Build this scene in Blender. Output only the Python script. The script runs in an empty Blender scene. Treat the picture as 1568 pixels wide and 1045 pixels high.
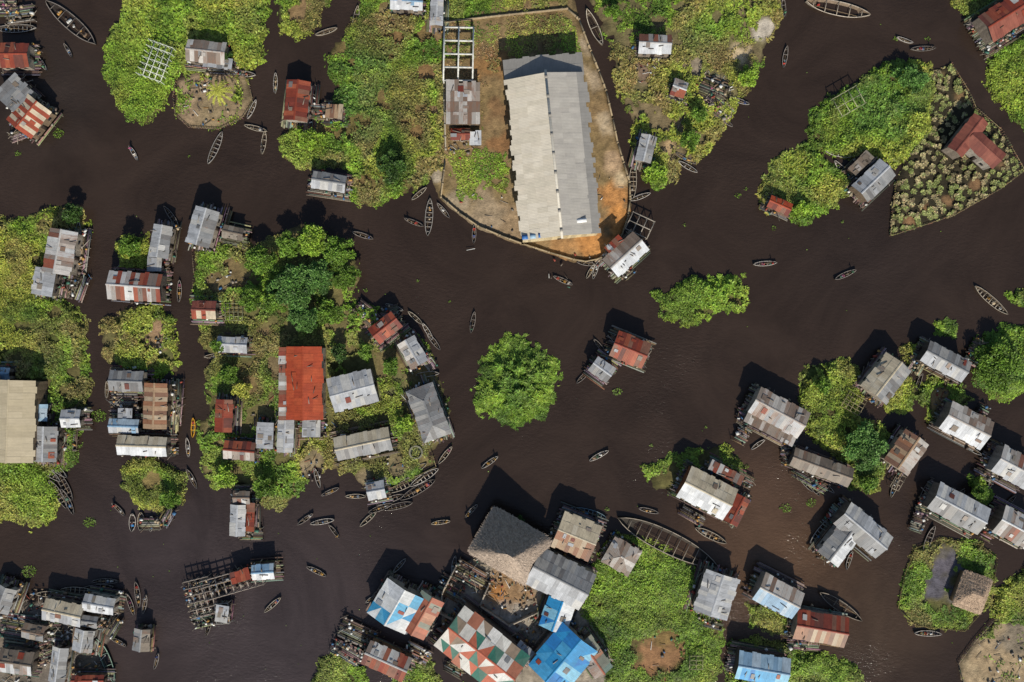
import bpy, math, random
import numpy as np
from mathutils import Vector
S=0.15; CH=185.0
R=random.Random(7); rng=np.random.default_rng(11)
def W(px,py,z=0.0):
    k=S*(1-z/CH); return ((px-784)*k,(522.5-py)*k)
def lin(c):
    return tuple(((v/255)/12.92 if v/255<=0.04045 else ((v/255+0.055)/1.055)**2.4) for v in c)
scene=bpy.context.scene
# ---------------------------------------------------------------- noise
_perm=rng.random((256,256))
def vnoise(x,y,seed=0):
    x=x+seed*17.3; y=y+seed*9.7
    xi=np.floor(x).astype(int); yi=np.floor(y).astype(int); fx=x-xi; fy=y-yi
    fx=fx*fx*(3-2*fx); fy=fy*fy*(3-2*fy)
    g=lambda a,b:_perm[a%256,b%256]
    return (g(xi,yi)*(1-fx)+g(xi+1,yi)*fx)*(1-fy)+(g(xi,yi+1)*(1-fx)+g(xi+1,yi+1)*fx)*fy
def fbm(x,y,seed=0,o=3):
    t=0;a=0.5;s=0
    for i in range(o):
        t=t+a*vnoise(x*2**i,y*2**i,seed+i*3);s+=a;a*=.5
    return t/s
def worley(x,y,cell):
    gx=x/cell; gy=y/cell; xi=np.floor(gx).astype(int); yi=np.floor(gy).astype(int)
    best=np.full(x.shape,9e9); vx=np.zeros(x.shape); vy=np.zeros(x.shape); idr=np.zeros(x.shape)
    for dx in(-1,0,1):
        for dy in(-1,0,1):
            a=xi+dx;b=yi+dy
            jx=a+_perm[a%256,b%256]; jy=b+_perm[(a+91)%256,(b+37)%256]
            d=(gx-jx)**2+(gy-jy)**2; m=d<best
            best=np.where(m,d,best); vx=np.where(m,gx-jx,vx); vy=np.where(m,gy-jy,vy)
            idr=np.where(m,_perm[(a+5)%256,(b+77)%256],idr)
    return np.sqrt(best),vx,vy,idr
def sdist(x,y,poly):
    P=np.array(poly,float); Q=np.roll(P,-1,0)
    dm=np.full(x.shape,9e9); ins=np.zeros(x.shape,bool)
    for (ax,ay),(bx,by) in zip(P,Q):
        ex,ey=bx-ax,by-ay; wx,wy=x-ax,y-ay
        t=np.clip((wx*ex+wy*ey)/(ex*ex+ey*ey+1e-9),0,1)
        dm=np.minimum(dm,(wx-t*ex)**2+(wy-t*ey)**2)
        c=((ay<=y)&(by>y))|((by<=y)&(ay>y))
        xx=ax+(y-ay)/(by-ay+1e-12)*ex
        ins^=c&(x<xx)
    d=np.sqrt(dm); return np.where(ins,d,-d)
def sstep(a,b,x):
    t=np.clip((x-a)/(b-a),0,1); return t*t*(3-2*t)
# ---------------------------------------------------------------- materials
def nmat(name):
    m=bpy.data.materials.new(name); m.use_nodes=True; nt=m.node_tree
    return m,nt,nt.nodes['Principled BSDF']
def N(nt,t,**k):
    n=nt.nodes.new(t)
    for a,b in k.items(): setattr(n,a,b)
    return n
def attr_mat(name,ns=1.5,lo=0.7,hi=1.25,rough=0.8,bump=0.0,stretch=(1,1,1),bs=8,spec=0.3,fine=6.0):
    m,nt,b=nmat(name); L=nt.links
    at=N(nt,'ShaderNodeAttribute',attribute_name='Col')
    tc=N(nt,'ShaderNodeTexCoord'); mp=N(nt,'ShaderNodeMapping'); mp.inputs['Scale'].default_value=stretch
    L.new(tc.outputs['Object'],mp.inputs[0])
    n1=N(nt,'ShaderNodeTexNoise'); n1.inputs['Scale'].default_value=ns; n1.inputs['Detail'].default_value=6
    n1.inputs['Roughness'].default_value=0.7
    L.new(mp.outputs[0],n1.inputs['Vector'])
    mr=N(nt,'ShaderNodeMapRange'); mr.inputs[1].default_value=.3; mr.inputs[2].default_value=.7
    mr.inputs[3].default_value=lo; mr.inputs[4].default_value=hi
    L.new(n1.outputs[0],mr.inputs[0])
    vm=N(nt,'ShaderNodeVectorMath',operation='SCALE'); L.new(at.outputs['Color'],vm.inputs[0]); L.new(mr.outputs[0],vm.inputs['Scale'])
    L.new(vm.outputs[0],b.inputs['Base Color']); b.inputs['Roughness'].default_value=rough
    b.inputs['Specular IOR Level'].default_value=spec
    if bump:
        n2=N(nt,'ShaderNodeTexNoise'); n2.inputs['Scale'].default_value=bs; n2.inputs['Detail'].default_value=4
        L.new(mp.outputs[0],n2.inputs['Vector'])
        bp=N(nt,'ShaderNodeBump'); bp.inputs['Strength'].default_value=bump; bp.inputs['Distance'].default_value=.15
        L.new(n2.outputs[0],bp.inputs['Height']); L.new(bp.outputs[0],b.inputs['Normal'])
    return m
def metal_mat(name='corrugated_metal',amp=1.0,rust=True,wl=(.94,1.03)):
    m,nt,b=nmat(name); L=nt.links
    at=N(nt,'ShaderNodeAttribute',attribute_name='Col'); tc=N(nt,'ShaderNodeTexCoord'); oi=N(nt,'ShaderNodeObjectInfo')
    of=N(nt,'ShaderNodeVectorMath',operation='ADD'); sc_=N(nt,'ShaderNodeMath',operation='MULTIPLY'); sc_.inputs[1].default_value=60
    L.new(oi.outputs['Random'],sc_.inputs[0]); cb=N(nt,'ShaderNodeCombineXYZ'); L.new(sc_.outputs[0],cb.inputs[2]); L.new(sc_.outputs[0],cb.inputs[1])
    L.new(tc.outputs['Object'],of.inputs[0]); L.new(cb.outputs[0],of.inputs[1])
    mp=N(nt,'ShaderNodeMapping'); mp.inputs['Scale'].default_value=(2.2,.4,.4); L.new(of.outputs[0],mp.inputs[0])
    n1=N(nt,'ShaderNodeTexNoise'); n1.inputs['Scale'].default_value=1.2; n1.inputs['Detail'].default_value=8; n1.inputs['Roughness'].default_value=.75
    L.new(mp.outputs[0],n1.inputs['Vector'])
    n3=N(nt,'ShaderNodeTexNoise'); n3.inputs['Scale'].default_value=.5; n3.inputs['Detail'].default_value=8; n3.inputs['Roughness'].default_value=.75
    L.new(of.outputs[0],n3.inputs['Vector'])
    mr=N(nt,'ShaderNodeMapRange'); mr.inputs[1].default_value=.3; mr.inputs[2].default_value=.7; mr.inputs[3].default_value=1-.26*amp; mr.inputs[4].default_value=1+.14*amp
    L.new(n1.outputs[0],mr.inputs[0])
    m3=N(nt,'ShaderNodeMapRange'); m3.inputs[1].default_value=.3; m3.inputs[2].default_value=.7; m3.inputs[3].default_value=1-.32*amp; m3.inputs[4].default_value=1+.16*amp
    L.new(n3.outputs[0],m3.inputs[0])
    wv=N(nt,'ShaderNodeTexWave',bands_direction='X'); wv.inputs['Scale'].default_value=.95
    L.new(tc.outputs['Object'],wv.inputs['Vector'])
    wr=N(nt,'ShaderNodeMapRange'); wr.inputs[3].default_value=wl[0]; wr.inputs[4].default_value=wl[1]; L.new(wv.outputs['Fac'],wr.inputs[0])
    mm=N(nt,'ShaderNodeMath',operation='MULTIPLY'); L.new(mr.outputs[0],mm.inputs[0]); L.new(wr.outputs[0],mm.inputs[1])
    m4=N(nt,'ShaderNodeMath',operation='MULTIPLY'); L.new(mm.outputs[0],m4.inputs[0]); L.new(m3.outputs[0],m4.inputs[1])
    vm=N(nt,'ShaderNodeVectorMath',operation='SCALE'); L.new(at.outputs['Color'],vm.inputs[0]); L.new(m4.outputs[0],vm.inputs['Scale'])
    out=vm.outputs[0]
    if rust:
        ad=N(nt,'ShaderNodeMath',operation='ADD'); L.new(n1.outputs[0],ad.inputs[0]); L.new(n3.outputs[0],ad.inputs[1])
        a2=N(nt,'ShaderNodeMath',operation='ADD'); L.new(ad.outputs[0],a2.inputs[0]); L.new(at.outputs['Alpha'],a2.inputs[1])
        r2=N(nt,'ShaderNodeMapRange'); r2.inputs[1].default_value=1.24; r2.inputs[2].default_value=1.48; r2.inputs[4].default_value=.75
        L.new(a2.outputs[0],r2.inputs[0])
        mx=N(nt,'ShaderNodeMix',data_type='RGBA'); L.new(r2.outputs[0],mx.inputs[0]); L.new(vm.outputs[0],mx.inputs[6])
        mx.inputs[7].default_value=(.17,.085,.05,1); out=mx.outputs[2]
    L.new(out,b.inputs['Base Color']); b.inputs['Roughness'].default_value=.55; b.inputs['Specular IOR Level'].default_value=.35
    bp=N(nt,'ShaderNodeBump'); bp.inputs['Strength'].default_value=.16; bp.inputs['Distance'].default_value=.05
    L.new(wv.outputs['Fac'],bp.inputs['Height']); L.new(bp.outputs[0],b.inputs['Normal'])
    return m
M_metal=metal_mat(); M_clean=metal_mat('hall_sheeting',.4,False,(.9,1.04))
M_wood=attr_mat('weathered_wood',2.5,.6,1.3,.85,.4,(1,1,1))
M_soil=attr_mat('soil',.8,.55,1.38,.95,.8,(1,1,1),3)
M_leaf=attr_mat('foliage',.9,.8,1.2,.6,0,spec=.3)
M_thatch=attr_mat('thatch',2.0,.6,1.3,.95,.9,(1,1,1),5)
M_conc=attr_mat('concrete',1.2,.6,1.2,.9,.3)
M_boat=attr_mat('boat_wood',3,.6,1.35,.7,.3)
M_cloth=attr_mat('clutter_paint',3,.75,1.2,.6,.2)
def water_mat():
    m,nt,b=nmat('murky_water'); L=nt.links
    at=N(nt,'ShaderNodeAttribute',attribute_name='Col'); tc=N(nt,'ShaderNodeTexCoord')
    n1=N(nt,'ShaderNodeTexNoise'); n1.inputs['Scale'].default_value=.035; n1.inputs['Detail'].default_value=10; n1.inputs['Roughness'].default_value=.68
    n1.inputs['Distortion'].default_value=1.8
    L.new(tc.outputs['Object'],n1.inputs['Vector'])
    mr=N(nt,'ShaderNodeMapRange'); mr.inputs[1].default_value=.3; mr.inputs[2].default_value=.7; mr.inputs[3].default_value=.74; mr.inputs[4].default_value=1.3
    L.new(n1.outputs[0],mr.inputs[0])
    vm=N(nt,'ShaderNodeVectorMath',operation='SCALE'); L.new(at.outputs['Color'],vm.inputs[0]); L.new(mr.outputs[0],vm.inputs['Scale'])
    L.new(vm.outputs[0],b.inputs['Base Color']); b.inputs['Roughness'].default_value=.08; b.inputs['IOR'].default_value=1.33
    mp=N(nt,'ShaderNodeMapping'); mp.inputs['Scale'].default_value=(1,1.8,1); mp.inputs['Rotation'].default_value=(0,0,.5); L.new(tc.outputs['Object'],mp.inputs[0])
    n2=N(nt,'ShaderNodeTexNoise'); n2.inputs['Scale'].default_value=.9; n2.inputs['Detail'].default_value=6; n2.inputs['Roughness'].default_value=.65; L.new(mp.outputs[0],n2.inputs['Vector'])
    n4=N(nt,'ShaderNodeTexNoise'); n4.inputs['Scale'].default_value=.04; L.new(tc.outputs['Object'],n4.inputs['Vector'])
    ml=N(nt,'ShaderNodeMapRange'); ml.inputs[1].default_value=.4; ml.inputs[2].default_value=.65; ml.inputs[3].default_value=.25; ml.inputs[4].default_value=.9; L.new(n4.outputs[0],ml.inputs[0])
    bp=N(nt,'ShaderNodeBump'); bp.inputs['Distance'].default_value=.22; L.new(ml.outputs[0],bp.inputs['Strength'])
    L.new(n2.outputs[0],bp.inputs['Height']); L.new(bp.outputs[0],b.inputs['Normal'])
    return m
M_water=water_mat()
# ---------------------------------------------------------------- mesh makers
def raw_mesh(name,V,loops,starts,cols,mats,midx=None,parent=None,loc=None,rz=0,smooth=False):
    me=bpy.data.meshes.new(name)
    V=np.asarray(V,np.float32); loops=np.asarray(loops,np.int32); starts=np.asarray(starts,np.int32)
    me.vertices.add(len(V)); me.vertices.foreach_set('co',V.ravel())
    me.loops.add(len(loops)); me.loops.foreach_set('vertex_index',loops)
    me.polygons.add(len(starts)); me.polygons.foreach_set('loop_start',starts)
    if midx is not None: me.polygons.foreach_set('material_index',np.asarray(midx,np.int32))
    me.update(calc_edges=True)
    if smooth: me.polygons.foreach_set('use_smooth',np.ones(len(starts),bool))
    c=np.asarray(cols,np.float32)
    if c.shape[1]==3: c=np.c_[c,np.zeros(len(c),np.float32)]
    if len(c)==len(starts):
        tot=np.diff(np.append(starts,len(loops))); cc=np.repeat(c,tot,0)
    else: cc=c[loops]
    a=me.color_attributes.new('Col','FLOAT_COLOR','CORNER'); a.data.foreach_set('color',cc.astype(np.float32).ravel())
    for m in mats: me.materials.append(m)
    ob=bpy.data.objects.new(name,me); scene.collection.objects.link(ob)
    if parent: ob.parent=parent
    if loc: ob.location=loc
    ob.rotation_euler[2]=rz
    return ob
class MB:
    def __init__(s): s.v=[];s.f=[];s.c=[];s.m=[]
    def face(s,pts,col,mi=0):
        b=len(s.v); s.v+=[tuple(p) for p in pts]; s.f.append(tuple(range(b,b+len(pts)))); s.c.append(tuple(col)+((0,) if len(col)==3 else ())); s.m.append(mi)
    def box(s,c,sz,col,rz=0,mi=0,rx=0):
        ca,sa=math.cos(rz),math.sin(rz); P=[]
        for dz in(-.5,.5):
            for dx,dy in((-.5,-.5),(.5,-.5),(.5,.5),(-.5,.5)):
                x,y=dx*sz[0],dy*sz[1]; P.append((c[0]+x*ca-y*sa,c[1]+x*sa+y*ca,c[2]+dz*sz[2]))
        b=len(s.v); s.v+=P
        for f in((3,2,1,0),(4,5,6,7),(0,1,5,4),(1,2,6,5),(2,3,7,6),(3,0,4,7)):
            s.f.append(tuple(b+i for i in f)); s.c.append(tuple(col)+((0,) if len(col)==3 else ())); s.m.append(mi)
    def rod(s,a,b,r,col,r2=None,n=6,mi=0):
        a=Vector(a);b=Vector(b);d=(b-a)
        if d.length<1e-5:return
        d.normalize(); u=d.orthogonal().normalized(); w=d.cross(u); r2=r if r2 is None else r2
        k=len(s.v)
        for q,rr in((a,r),(b,r2)):
            for i in range(n):
                t=2*math.pi*i/n; s.v.append(tuple(q+u*math.cos(t)*rr+w*math.sin(t)*rr))
        c4=tuple(col)+((0,) if len(col)==3 else ())
        for i in range(n):
            j=(i+1)%n; s.f.append((k+i,k+j,k+n+j,k+n+i)); s.c.append(c4); s.m.append(mi)
        s.f.append(tuple(k+n+i for i in range(n))); s.c.append(c4); s.m.append(mi)
    def build(s,name,mats,parent=None,loc=None,rz=0):
        loops=[i for f in s.f for i in f]; st=[];k=0
        for f in s.f: st.append(k);k+=len(f)
        return raw_mesh(name,np.array(s.v),loops,st,np.array(s.c),mats,s.m,parent,loc,rz)
def empty(name,x,y,z=0,rz=0):
    e=bpy.data.objects.new(name,None); e.empty_display_size=1; e.location=(x,y,z); e.rotation_euler[2]=rz
    scene.collection.objects.link(e); return e
# ---------------------------------------------------------------- palettes (rgb list, rust, panel variation)
PAL={
'grey':([(142,143,143),(130,132,133),(154,153,149),(118,117,116)],.13,.1),
'light':([(182,185,188),(170,173,176),(192,191,186),(158,160,162)],.08,.08),
'white':([(224,226,225),(212,215,217),(196,199,201)],.05,.07),
'cream':([(194,182,156),(184,172,148),(200,190,168)],.09,.06),
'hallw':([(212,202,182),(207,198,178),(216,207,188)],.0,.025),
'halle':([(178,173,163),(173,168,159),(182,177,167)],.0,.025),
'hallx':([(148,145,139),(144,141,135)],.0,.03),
'tanhall':([(186,173,144),(182,169,141),(190,177,149)],.0,.03),
'rust':([(142,64,44),(120,56,43),(156,84,58),(104,60,50),(148,76,54),(132,92,74)],.0,.16),
'orange':([(172,74,42),(165,70,41),(176,80,46)],.0,.06),
'redroof':([(136,78,64),(128,72,60),(144,86,70)],.0,.07),
'blue':([(128,162,188),(148,178,198),(168,186,198)],.05,.08),
'bright':([(40,140,195),(70,160,208),(34,120,185),(130,190,216)],.0,.08),
'mixed':([(190,188,184),(140,68,50),(165,161,155),(150,142,134),(205,206,202),(130,120,112),(126,84,68),(150,84,62)],.2,.12),
'mixlight':([(200,202,202),(185,186,186),(176,166,156),(160,162,162),(140,130,122),(192,188,182)],.24,.12),
'weather':([(184,179,171),(150,138,126),(198,193,185),(130,114,101),(168,161,152)],.24,.12),
'stripe':([(160,74,50),(200,184,158),(150,70,48),(206,190,164)],.0,.08),
'tan':([(170,142,112),(150,106,78),(178,160,134),(132,98,78)],.14,.1),
'brown':([(124,112,98),(132,120,105),(108,98,87),(144,135,122)],.2,.1),
'patch':([(186,102,76),(52,112,96),(222,220,210),(178,114,88),(212,208,198),(224,222,215),(84,126,110),(150,132,112)],.12,.12),
'patchb':([(222,224,222),(60,150,196),(198,202,205),(208,211,210),(90,165,200)],.05,.1),
'patcho':([(182,112,86),(146,148,132),(168,98,74),(126,144,132),(188,138,110)],.16,.12),
}
def pcol(pal,i=None,r=R):
    L_,ru,va=PAL[pal]; c=lin(L_[(i if i is not None else r.randrange(len(L_)))%len(L_)])
    f=r.uniform(1-va,1+va)*.93
    return (c[0]*f,c[1]*f,c[2]*f,ru*r.uniform(.3,1.6))
woods=[lin(c) for c in[(120,110,98),(98,90,80),(142,132,118),(80,72,64),(152,145,134),(110,94,76)]]
clut=[lin(c) for c in[(140,66,52),(60,100,136),(196,196,190),(120,100,80),(70,60,52),(165,148,120),(60,104,88),(170,130,70),(90,80,72),(210,210,204),(110,104,96),(140,132,120)]]
EXCL=[]
def panels(mb,L,D,ze,zr,s,pal,hip=0,seq=False,tri=False,pw=.95,rows=None,r=R,last=None):
    n=max(2,int(L/pw)); slope=math.hypot(D/2,zr-ze); rows=rows or max(1,int(round(slope/(2.4 if not tri else 2.8))))
    tl=lambda x:0 if hip<=0 else min(1,max(0,1-(L/2-abs(x))/hip))
    for i in range(n):
        x0=-L/2+L*i/n; x1=-L/2+L*(i+1)/n+(.04 if i<n-1 else 0); ext=r.uniform(-.05,.06)
        base=r.randrange(9)
        for k in range(rows):
            t0=k/rows; t1=(k+1)/rows+(.03 if k<rows-1 else ext)
            a=max(t0,tl(x0)); b=max(t0,tl(x1))
            if a>=t1 and b>=t1: continue
            a=min(a,t1);b=min(b,t1)
            o=.02+.035*r.random()+(rows-k)*.03; o2=o+r.uniform(-.015,.02)
            P=lambda x,t,o_: (x,s*t*D/2,zr+(ze-zr)*t+o_)
            p=[P(x0,a,o),P(x1,b,o2),P(x1,t1,o2),P(x0,t1,o)]
            if s>0: p=p[::-1]
            pl=last[0] if (last and k>=rows-last[1]) else pal
            c=pcol(pl,i if seq else (base if r.random()<.5 else None),r)
            if tri and r.random()<.75:
                c2=pcol(pal,None,r)
                if r.random()<.5: mb.face([p[0],p[1],p[2]],c); mb.face([p[0],p[2],p[3]],c2)
                else: mb.face([p[0],p[1],p[3]],c); mb.face([p[1],p[2],p[3]],c2)
            else: mb.face(p,c)
def hipend(mb,L,D,ze,zr,s,pal,hip,r=R):
    n=max(2,int(D/.95))
    for i in range(n):
        y0=-D/2+D*i/n; y1=-D/2+D*(i+1)/n
        f=lambda y:1-abs(y)/(D/2)
        P=lambda y,u,o:(s*(L/2-hip*u),y,ze+(zr-ze)*u+o)
        o=.02+.03*r.random()
        pts=[P(y0,0,o),P(y1,0,o),P(y1,f(y1),o),P(y0,f(y0),o)]
        if s<0: pts=pts[::-1]
        mb.face(pts,pcol(pal,None,r))
def house(name,px,py,L,D,ang,pal,pal2=None,h=3.6,rise=None,kind='gable',floor=.9,stilt=True,deck=1.0,seq=False,tri=False,pw=.95,wallc=None,clutter=True,patches=True,last=None,mat=None):
    r=random.Random(int(px*31+py*7)); x,y=W(px,py,h); k=S*(1-h/CH); L*=k; D*=k; a=math.radians(ang)
    E=empty(name,x,y,0,a); EXCL.append((x,y,L/2+.2,D/2+.2,a))
    rise=rise if rise is not None else D*.17
    pal2=pal2 or pal; ze=h; zr=h+rise
    mb=MB()
    if kind=='mono':
        m2=MB(); panels(m2,L,D*2,ze,ze+rise,1,pal,seq=seq,tri=tri,pw=pw,r=r)
        for f,c in zip(m2.f,m2.c): mb.face([(m2.v[i][0],m2.v[i][1]-D/2,m2.v[i][2]) for i in f],c)
    else:
        hip=0 if kind=='gable' else min(L*.45,D*.5)
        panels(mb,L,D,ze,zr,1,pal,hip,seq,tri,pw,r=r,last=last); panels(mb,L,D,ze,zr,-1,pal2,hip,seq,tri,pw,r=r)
        if hip: hipend(mb,L,D,ze,zr,1,pal,hip,r); hipend(mb,L,D,ze,zr,-1,pal,hip,r)
        cl=L-2*hip
        if cl>.5:
            c=pcol(pal,0,r)
            for s in(1,-1): mb.face([(-cl/2*1.01,0,zr+.16),(cl/2*1.01,0,zr+.16),(cl/2*1.01,s*.22,zr+.08),(-cl/2*1.01,s*.22,zr+.08)][::s],c)
    if patches:
        for i in range(r.randrange(3,6+int(L*D/20))):
            s=r.choice((1,-1)); t=r.uniform(.2,.78); xx=r.uniform(-L*.38,L*.38)
            if kind=='mono': zz=ze+rise*(.5-s*t/2)+.17
            else: zz=zr-(zr-ze)*t+.2
            if r.random()<.42:
                w_,d_=r.uniform(.6,1.4),r.uniform(.6,1.4); dz=-(zr-ze)/(D/2)*d_/2 if kind!='mono' else -(rise/D)*d_/2*s
                mb.face([(xx-w_/2,s*t*D/2-s*d_/2,zz-dz),(xx+w_/2,s*t*D/2-s*d_/2,zz-dz),(xx+w_/2,s*t*D/2+s*d_/2,zz+dz),(xx-w_/2,s*t*D/2+s*d_/2,zz+dz)][::s],pcol(r.choice(['weather','light',pal,pal,'brown','rust','grey']),None,r))
            else:
                mb.box((xx,s*t*D/2,zz),(r.uniform(.4,2.0),.14,.1),r.choice(woods),r.uniform(-.3,.3)+r.choice((0,1.57)))
    mb.build('roof',[mat or M_metal],E)
    wl,wd=L/2-.35,D/2-.35; wc=wallc or r.choice(woods+[lin((150,140,125))]); mb=MB()
    zt=ze+.0
    n=max(2,int(wl*2/.6))
    for s in(1,-1):
        for i in range(n):
            f=r.uniform(.75,1.2); c=tuple(v*f for v in wc)
            x0=-wl+2*wl*i/n;x1=-wl+2*wl*(i+1)/n
            mb.face([(x0,s*wd,floor),(x1,s*wd,floor),(x1,s*wd,zt),(x0,s*wd,zt)][::-s],c)
        n2=max(2,int(wd*2/.6))
        for i in range(n2):
            f=r.uniform(.75,1.2); c=tuple(v*f for v in wc)
            y0=-wd+2*wd*i/n2;y1=-wd+2*wd*(i+1)/n2
            g=(lambda y:zt+(rise*(1-abs(y)/(D/2))-.03 if kind=='gable' else 0))
            if kind=='mono': g=lambda y:zt+rise*(.5-y/D)-.05
            mb.face([(s*wl,y0,floor),(s*wl,y1,floor),(s*wl,y1,g(y1)),(s*wl,y0,g(y0))][::s],c)
    mb.build('walls',[M_wood],E)
    mb=MB(); dk=lin((48,38,32))
    sy=-1
    mb.box((r.uniform(-.2,.2)*wl,sy*(wd+.03),floor+1.0),(.9,.08,2.0),dk); mb.box((wl+.03,0,floor+1),(.08,.9,2.0),dk)
    mb.build('door',[M_wood],E)
    mb=MB()
    for s in(1,-1):
        for xx in(-.6,.6): mb.box((xx*wl,s*(wd+.03),floor+1.4),(.8,.07,.7),lin((35,35,38))); mb.box((xx*wl,s*(wd+.05),floor+1.0),(1.0,.1,.08),woods[0])
    mb.build('windows',[M_wood],E)
    if deck>0:
        mb=MB(); e=[r.uniform(.2,1)*deck*1.4 for _ in range(4)]
        yy=-D/2-e[0]*1.0
        while yy<D/2+e[1]:
            w_=r.uniform(.22,.42); x0=-L/2-e[2]+r.uniform(-.5,.5); x1=L/2+e[3]+r.uniform(-.5,.5)
            if r.random()<.93: mb.box(((x0+x1)/2,yy,floor-.08+r.uniform(0,.03)),(x1-x0,w_-.05,.06),tuple(v*r.uniform(.6,1.15) for v in r.choice(woods)),r.uniform(-.01,.01))
            yy+=w_
        mb.build('deck',[M_wood],E)
        if clutter:
            mb=MB()
            for i in range(int((L+D)*1.3)):
                s=r.randrange(4)
                if s<2: xx=r.uniform(-L/2,L/2); y_=(-1 if s else 1)*(D/2+r.uniform(-.1,.8)*deck)
                else: y_=r.uniform(-D/2,D/2); xx=(-1 if s==2 else 1)*(L/2+r.uniform(-.1,.9)*deck)
                q=r.random(); c=r.choice(clut)
                if q<.4: mb.box((xx,y_,floor+.25),(r.uniform(.3,.9),r.uniform(.2,.6),r.uniform(.2,.6)),c,r.random()*3)
                elif q<.7: mb.rod((xx,y_,floor),(xx,y_,floor+.35),.18,c,.3,8)
                else:
                    b=r.random()*6.28; l_=r.uniform(.8,2.4); mb.rod((xx-math.cos(b)*l_/2,y_-math.sin(b)*l_/2,floor+.1),(xx+math.cos(b)*l_/2,y_+math.sin(b)*l_/2,floor+.3),.07,r.choice(woods),n=5)
            mb.build('household_goods',[M_cloth],E)
    if stilt:
        mb=MB(); nx=max(2,int(L/2.2)); ny=max(2,int(D/2.2))
        for i in range(nx+1):
            for j in range(ny+1):
                xx=-L/2+L*i/nx+r.uniform(-.15,.15); y_=-D/2+D*j/ny+r.uniform(-.15,.15)
                if i in(0,nx) or j in(0,ny):
                    xx*=1+.6*deck/max(L,1); y_*=1+.6*deck/max(D,1)
                    mb.rod((xx,y_,-1.2),(xx+r.uniform(-.1,.1),y_+r.uniform(-.1,.1),floor-.1 if r.random()<.6 else floor+.7),.09,r.choice(woods),.07,6)
        mb.build('stilts',[M_wood],E)
    return E
# ---------------------------------------------------------------- houses
H=house
H('stilt_house',20,85,50,38,0,'rust',h=3.6)
H('stilt_house',22,143,42,44,-42,'grey',kind='mono',rise=.5)
H('stilt_house',45,178,52,48,52,'stripe',seq=True)
H('island_house',316,80,60,34,-6,'weather','weather',floor=.7)
H('island_shed',334,97,44,16,-6,'light',kind='mono',rise=.3,floor=.7,h=3)
H('stilt_house',455,155,62,36,84,'rust')
H('stilt_shed',512,171,26,22,-5,'tan',kind='mono',rise=.3,h=2.6)
H('stilt_house',504,279,52,27,-9,'grey','light')
H('stilt_house',310,348,58,38,74,'light','grey',h=4.2)
H('stilt_shed',357,357,32,20,-12,'brown',h=2.8)
H('stilt_house',92,386,68,44,80,'mixed','mixlight',h=4)
H('stilt_house',68,432,42,34,80,'light',kind='mono',rise=.4)
H('stilt_house',246,370,50,30,80,'light','grey')
H('stilt_shed',237,404,22,24,0,'light',kind='mono',rise=.3,h=2.6)
H('stilt_house',207,439,82,44,-4,'mixed','mixed',h=4)
H('stilt_house',313,475,37,28,-2,'redroof','stripe')
H('island_shed',356,528,46,24,-3,'light','light',h=3)
H('stilt_house',590,502,45,30,38,'rust')
H('stilt_house',632,540,44,30,-60,'light','weather')
H('brick_house',466,587,112,56,90,'orange','orange',h=5,rise=1.4,stilt=False,deck=0,floor=.3,pw=1.5)
H('house_lean_to',433,588,112,12,90,'mixed',kind='mono',rise=-.3,h=4.4,stilt=False,deck=0,floor=.3)
H('island_house',540,598,70,52,15,'light','light',h=3.8,rise=.8,stilt=False,deck=0,floor=.4)
H('island_house',656,632,84,44,-70,'grey','grey',kind='hip',h=4)
H('island_shed',343,637,50,27,88,'rust',h=3.2)
H('island_shed',367,690,48,28,-5,'rust','weather',h=3.2)
H('island_shed',406,667,40,27,88,'light',kind='mono',rise=.4,h=3)
H('island_shed',437,668,50,25,88,'light',h=3)
H('island_shed',477,656,28,27,0,'light',kind='mono',rise=.3,h=3)
H('island_house',556,680,86,36,12,'cream','grey',h=3.6)
H('stilt_shed',576,751,28,28,10,'light',h=2.8)
H('stilt_house',194,584,52,32,-2,'grey')
H('stilt_house',238,622,70,36,88,'tan','tan',seq=True,h=4)
H('stilt_shed',190,653,46,22,-2,'blue','light',h=3)
H('stilt_shed',192,633,22,16,0,'light',kind='mono',rise=.2,h=2.6)
H('stilt_house',218,683,76,30,-2,'cream','white')
H('market_hall',17,645,126,74,88,'tanhall','tanhall',h=5.5,rise=1.4,stilt=False,deck=0,floor=.3,patches=False,pw=1.4,mat=M_clean)
H('island_shed',61,632,26,24,88,'blue',h=3)
H('island_house',69,680,54,38,88,'light','grey')
H('island_shed',109,641,30,28,0,'light','white',h=3)
H('island_shed',4,573,24,20,0,'blue',h=3)
H('stilt_house',364,797,48,24,88,'light','light',h=3.2,deck=.4)
H('stilt_shed',384,792,44,13,88,'rust',kind='mono',rise=.3,h=2.7,deck=.4)
H('stilt_shed',370,762,26,20,0,'brown','mixed',h=3)
H('stilt_house',403,876,34,24,4,'blue','white',h=3.2)
H('stilt_house',97,938,60,34,-12,'cream','light')
H('stilt_house',152,926,48,26,-10,'light','white')
H('stilt_shed',128,981,34,30,80,'light','grey',h=3)
H('stilt_shed',137,952,26,18,-8,'grey',h=2.8)
H('stilt_shed',90,1018,54,25,82,'light','grey',h=3)
H('stilt_house',25,1014,52,36,-8,'brown','mixlight')
H('stilt_shed',5,918,40,30,70,'grey',h=3)
H('stilt_shed',135,1042,50,16,0,'rust',h=3)
H('stilt_shed',52,968,34,24,-12,'brown','grey',h=2.8)
H('stilt_house',965,536,54,42,-22,'rust','rust',h=4)
H('stilt_shed',922,566,34,27,-36,'light','grey',h=3)
H('stilt_house',958,390,64,38,42,'weather','white',h=4)
H('stilt_shed',940,374,30,12,42,'rust',kind='mono',rise=.2,h=4.6,deck=0,stilt=False)
H('stilt_house',883,821,62,58,-22,'cream','tan',h=4.2,rise=1)
H('island_house',858,886,94,62,-27,'grey','light',h=4.8,rise=1.8,wallc=lin((170,160,140)),patches=False)
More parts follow.
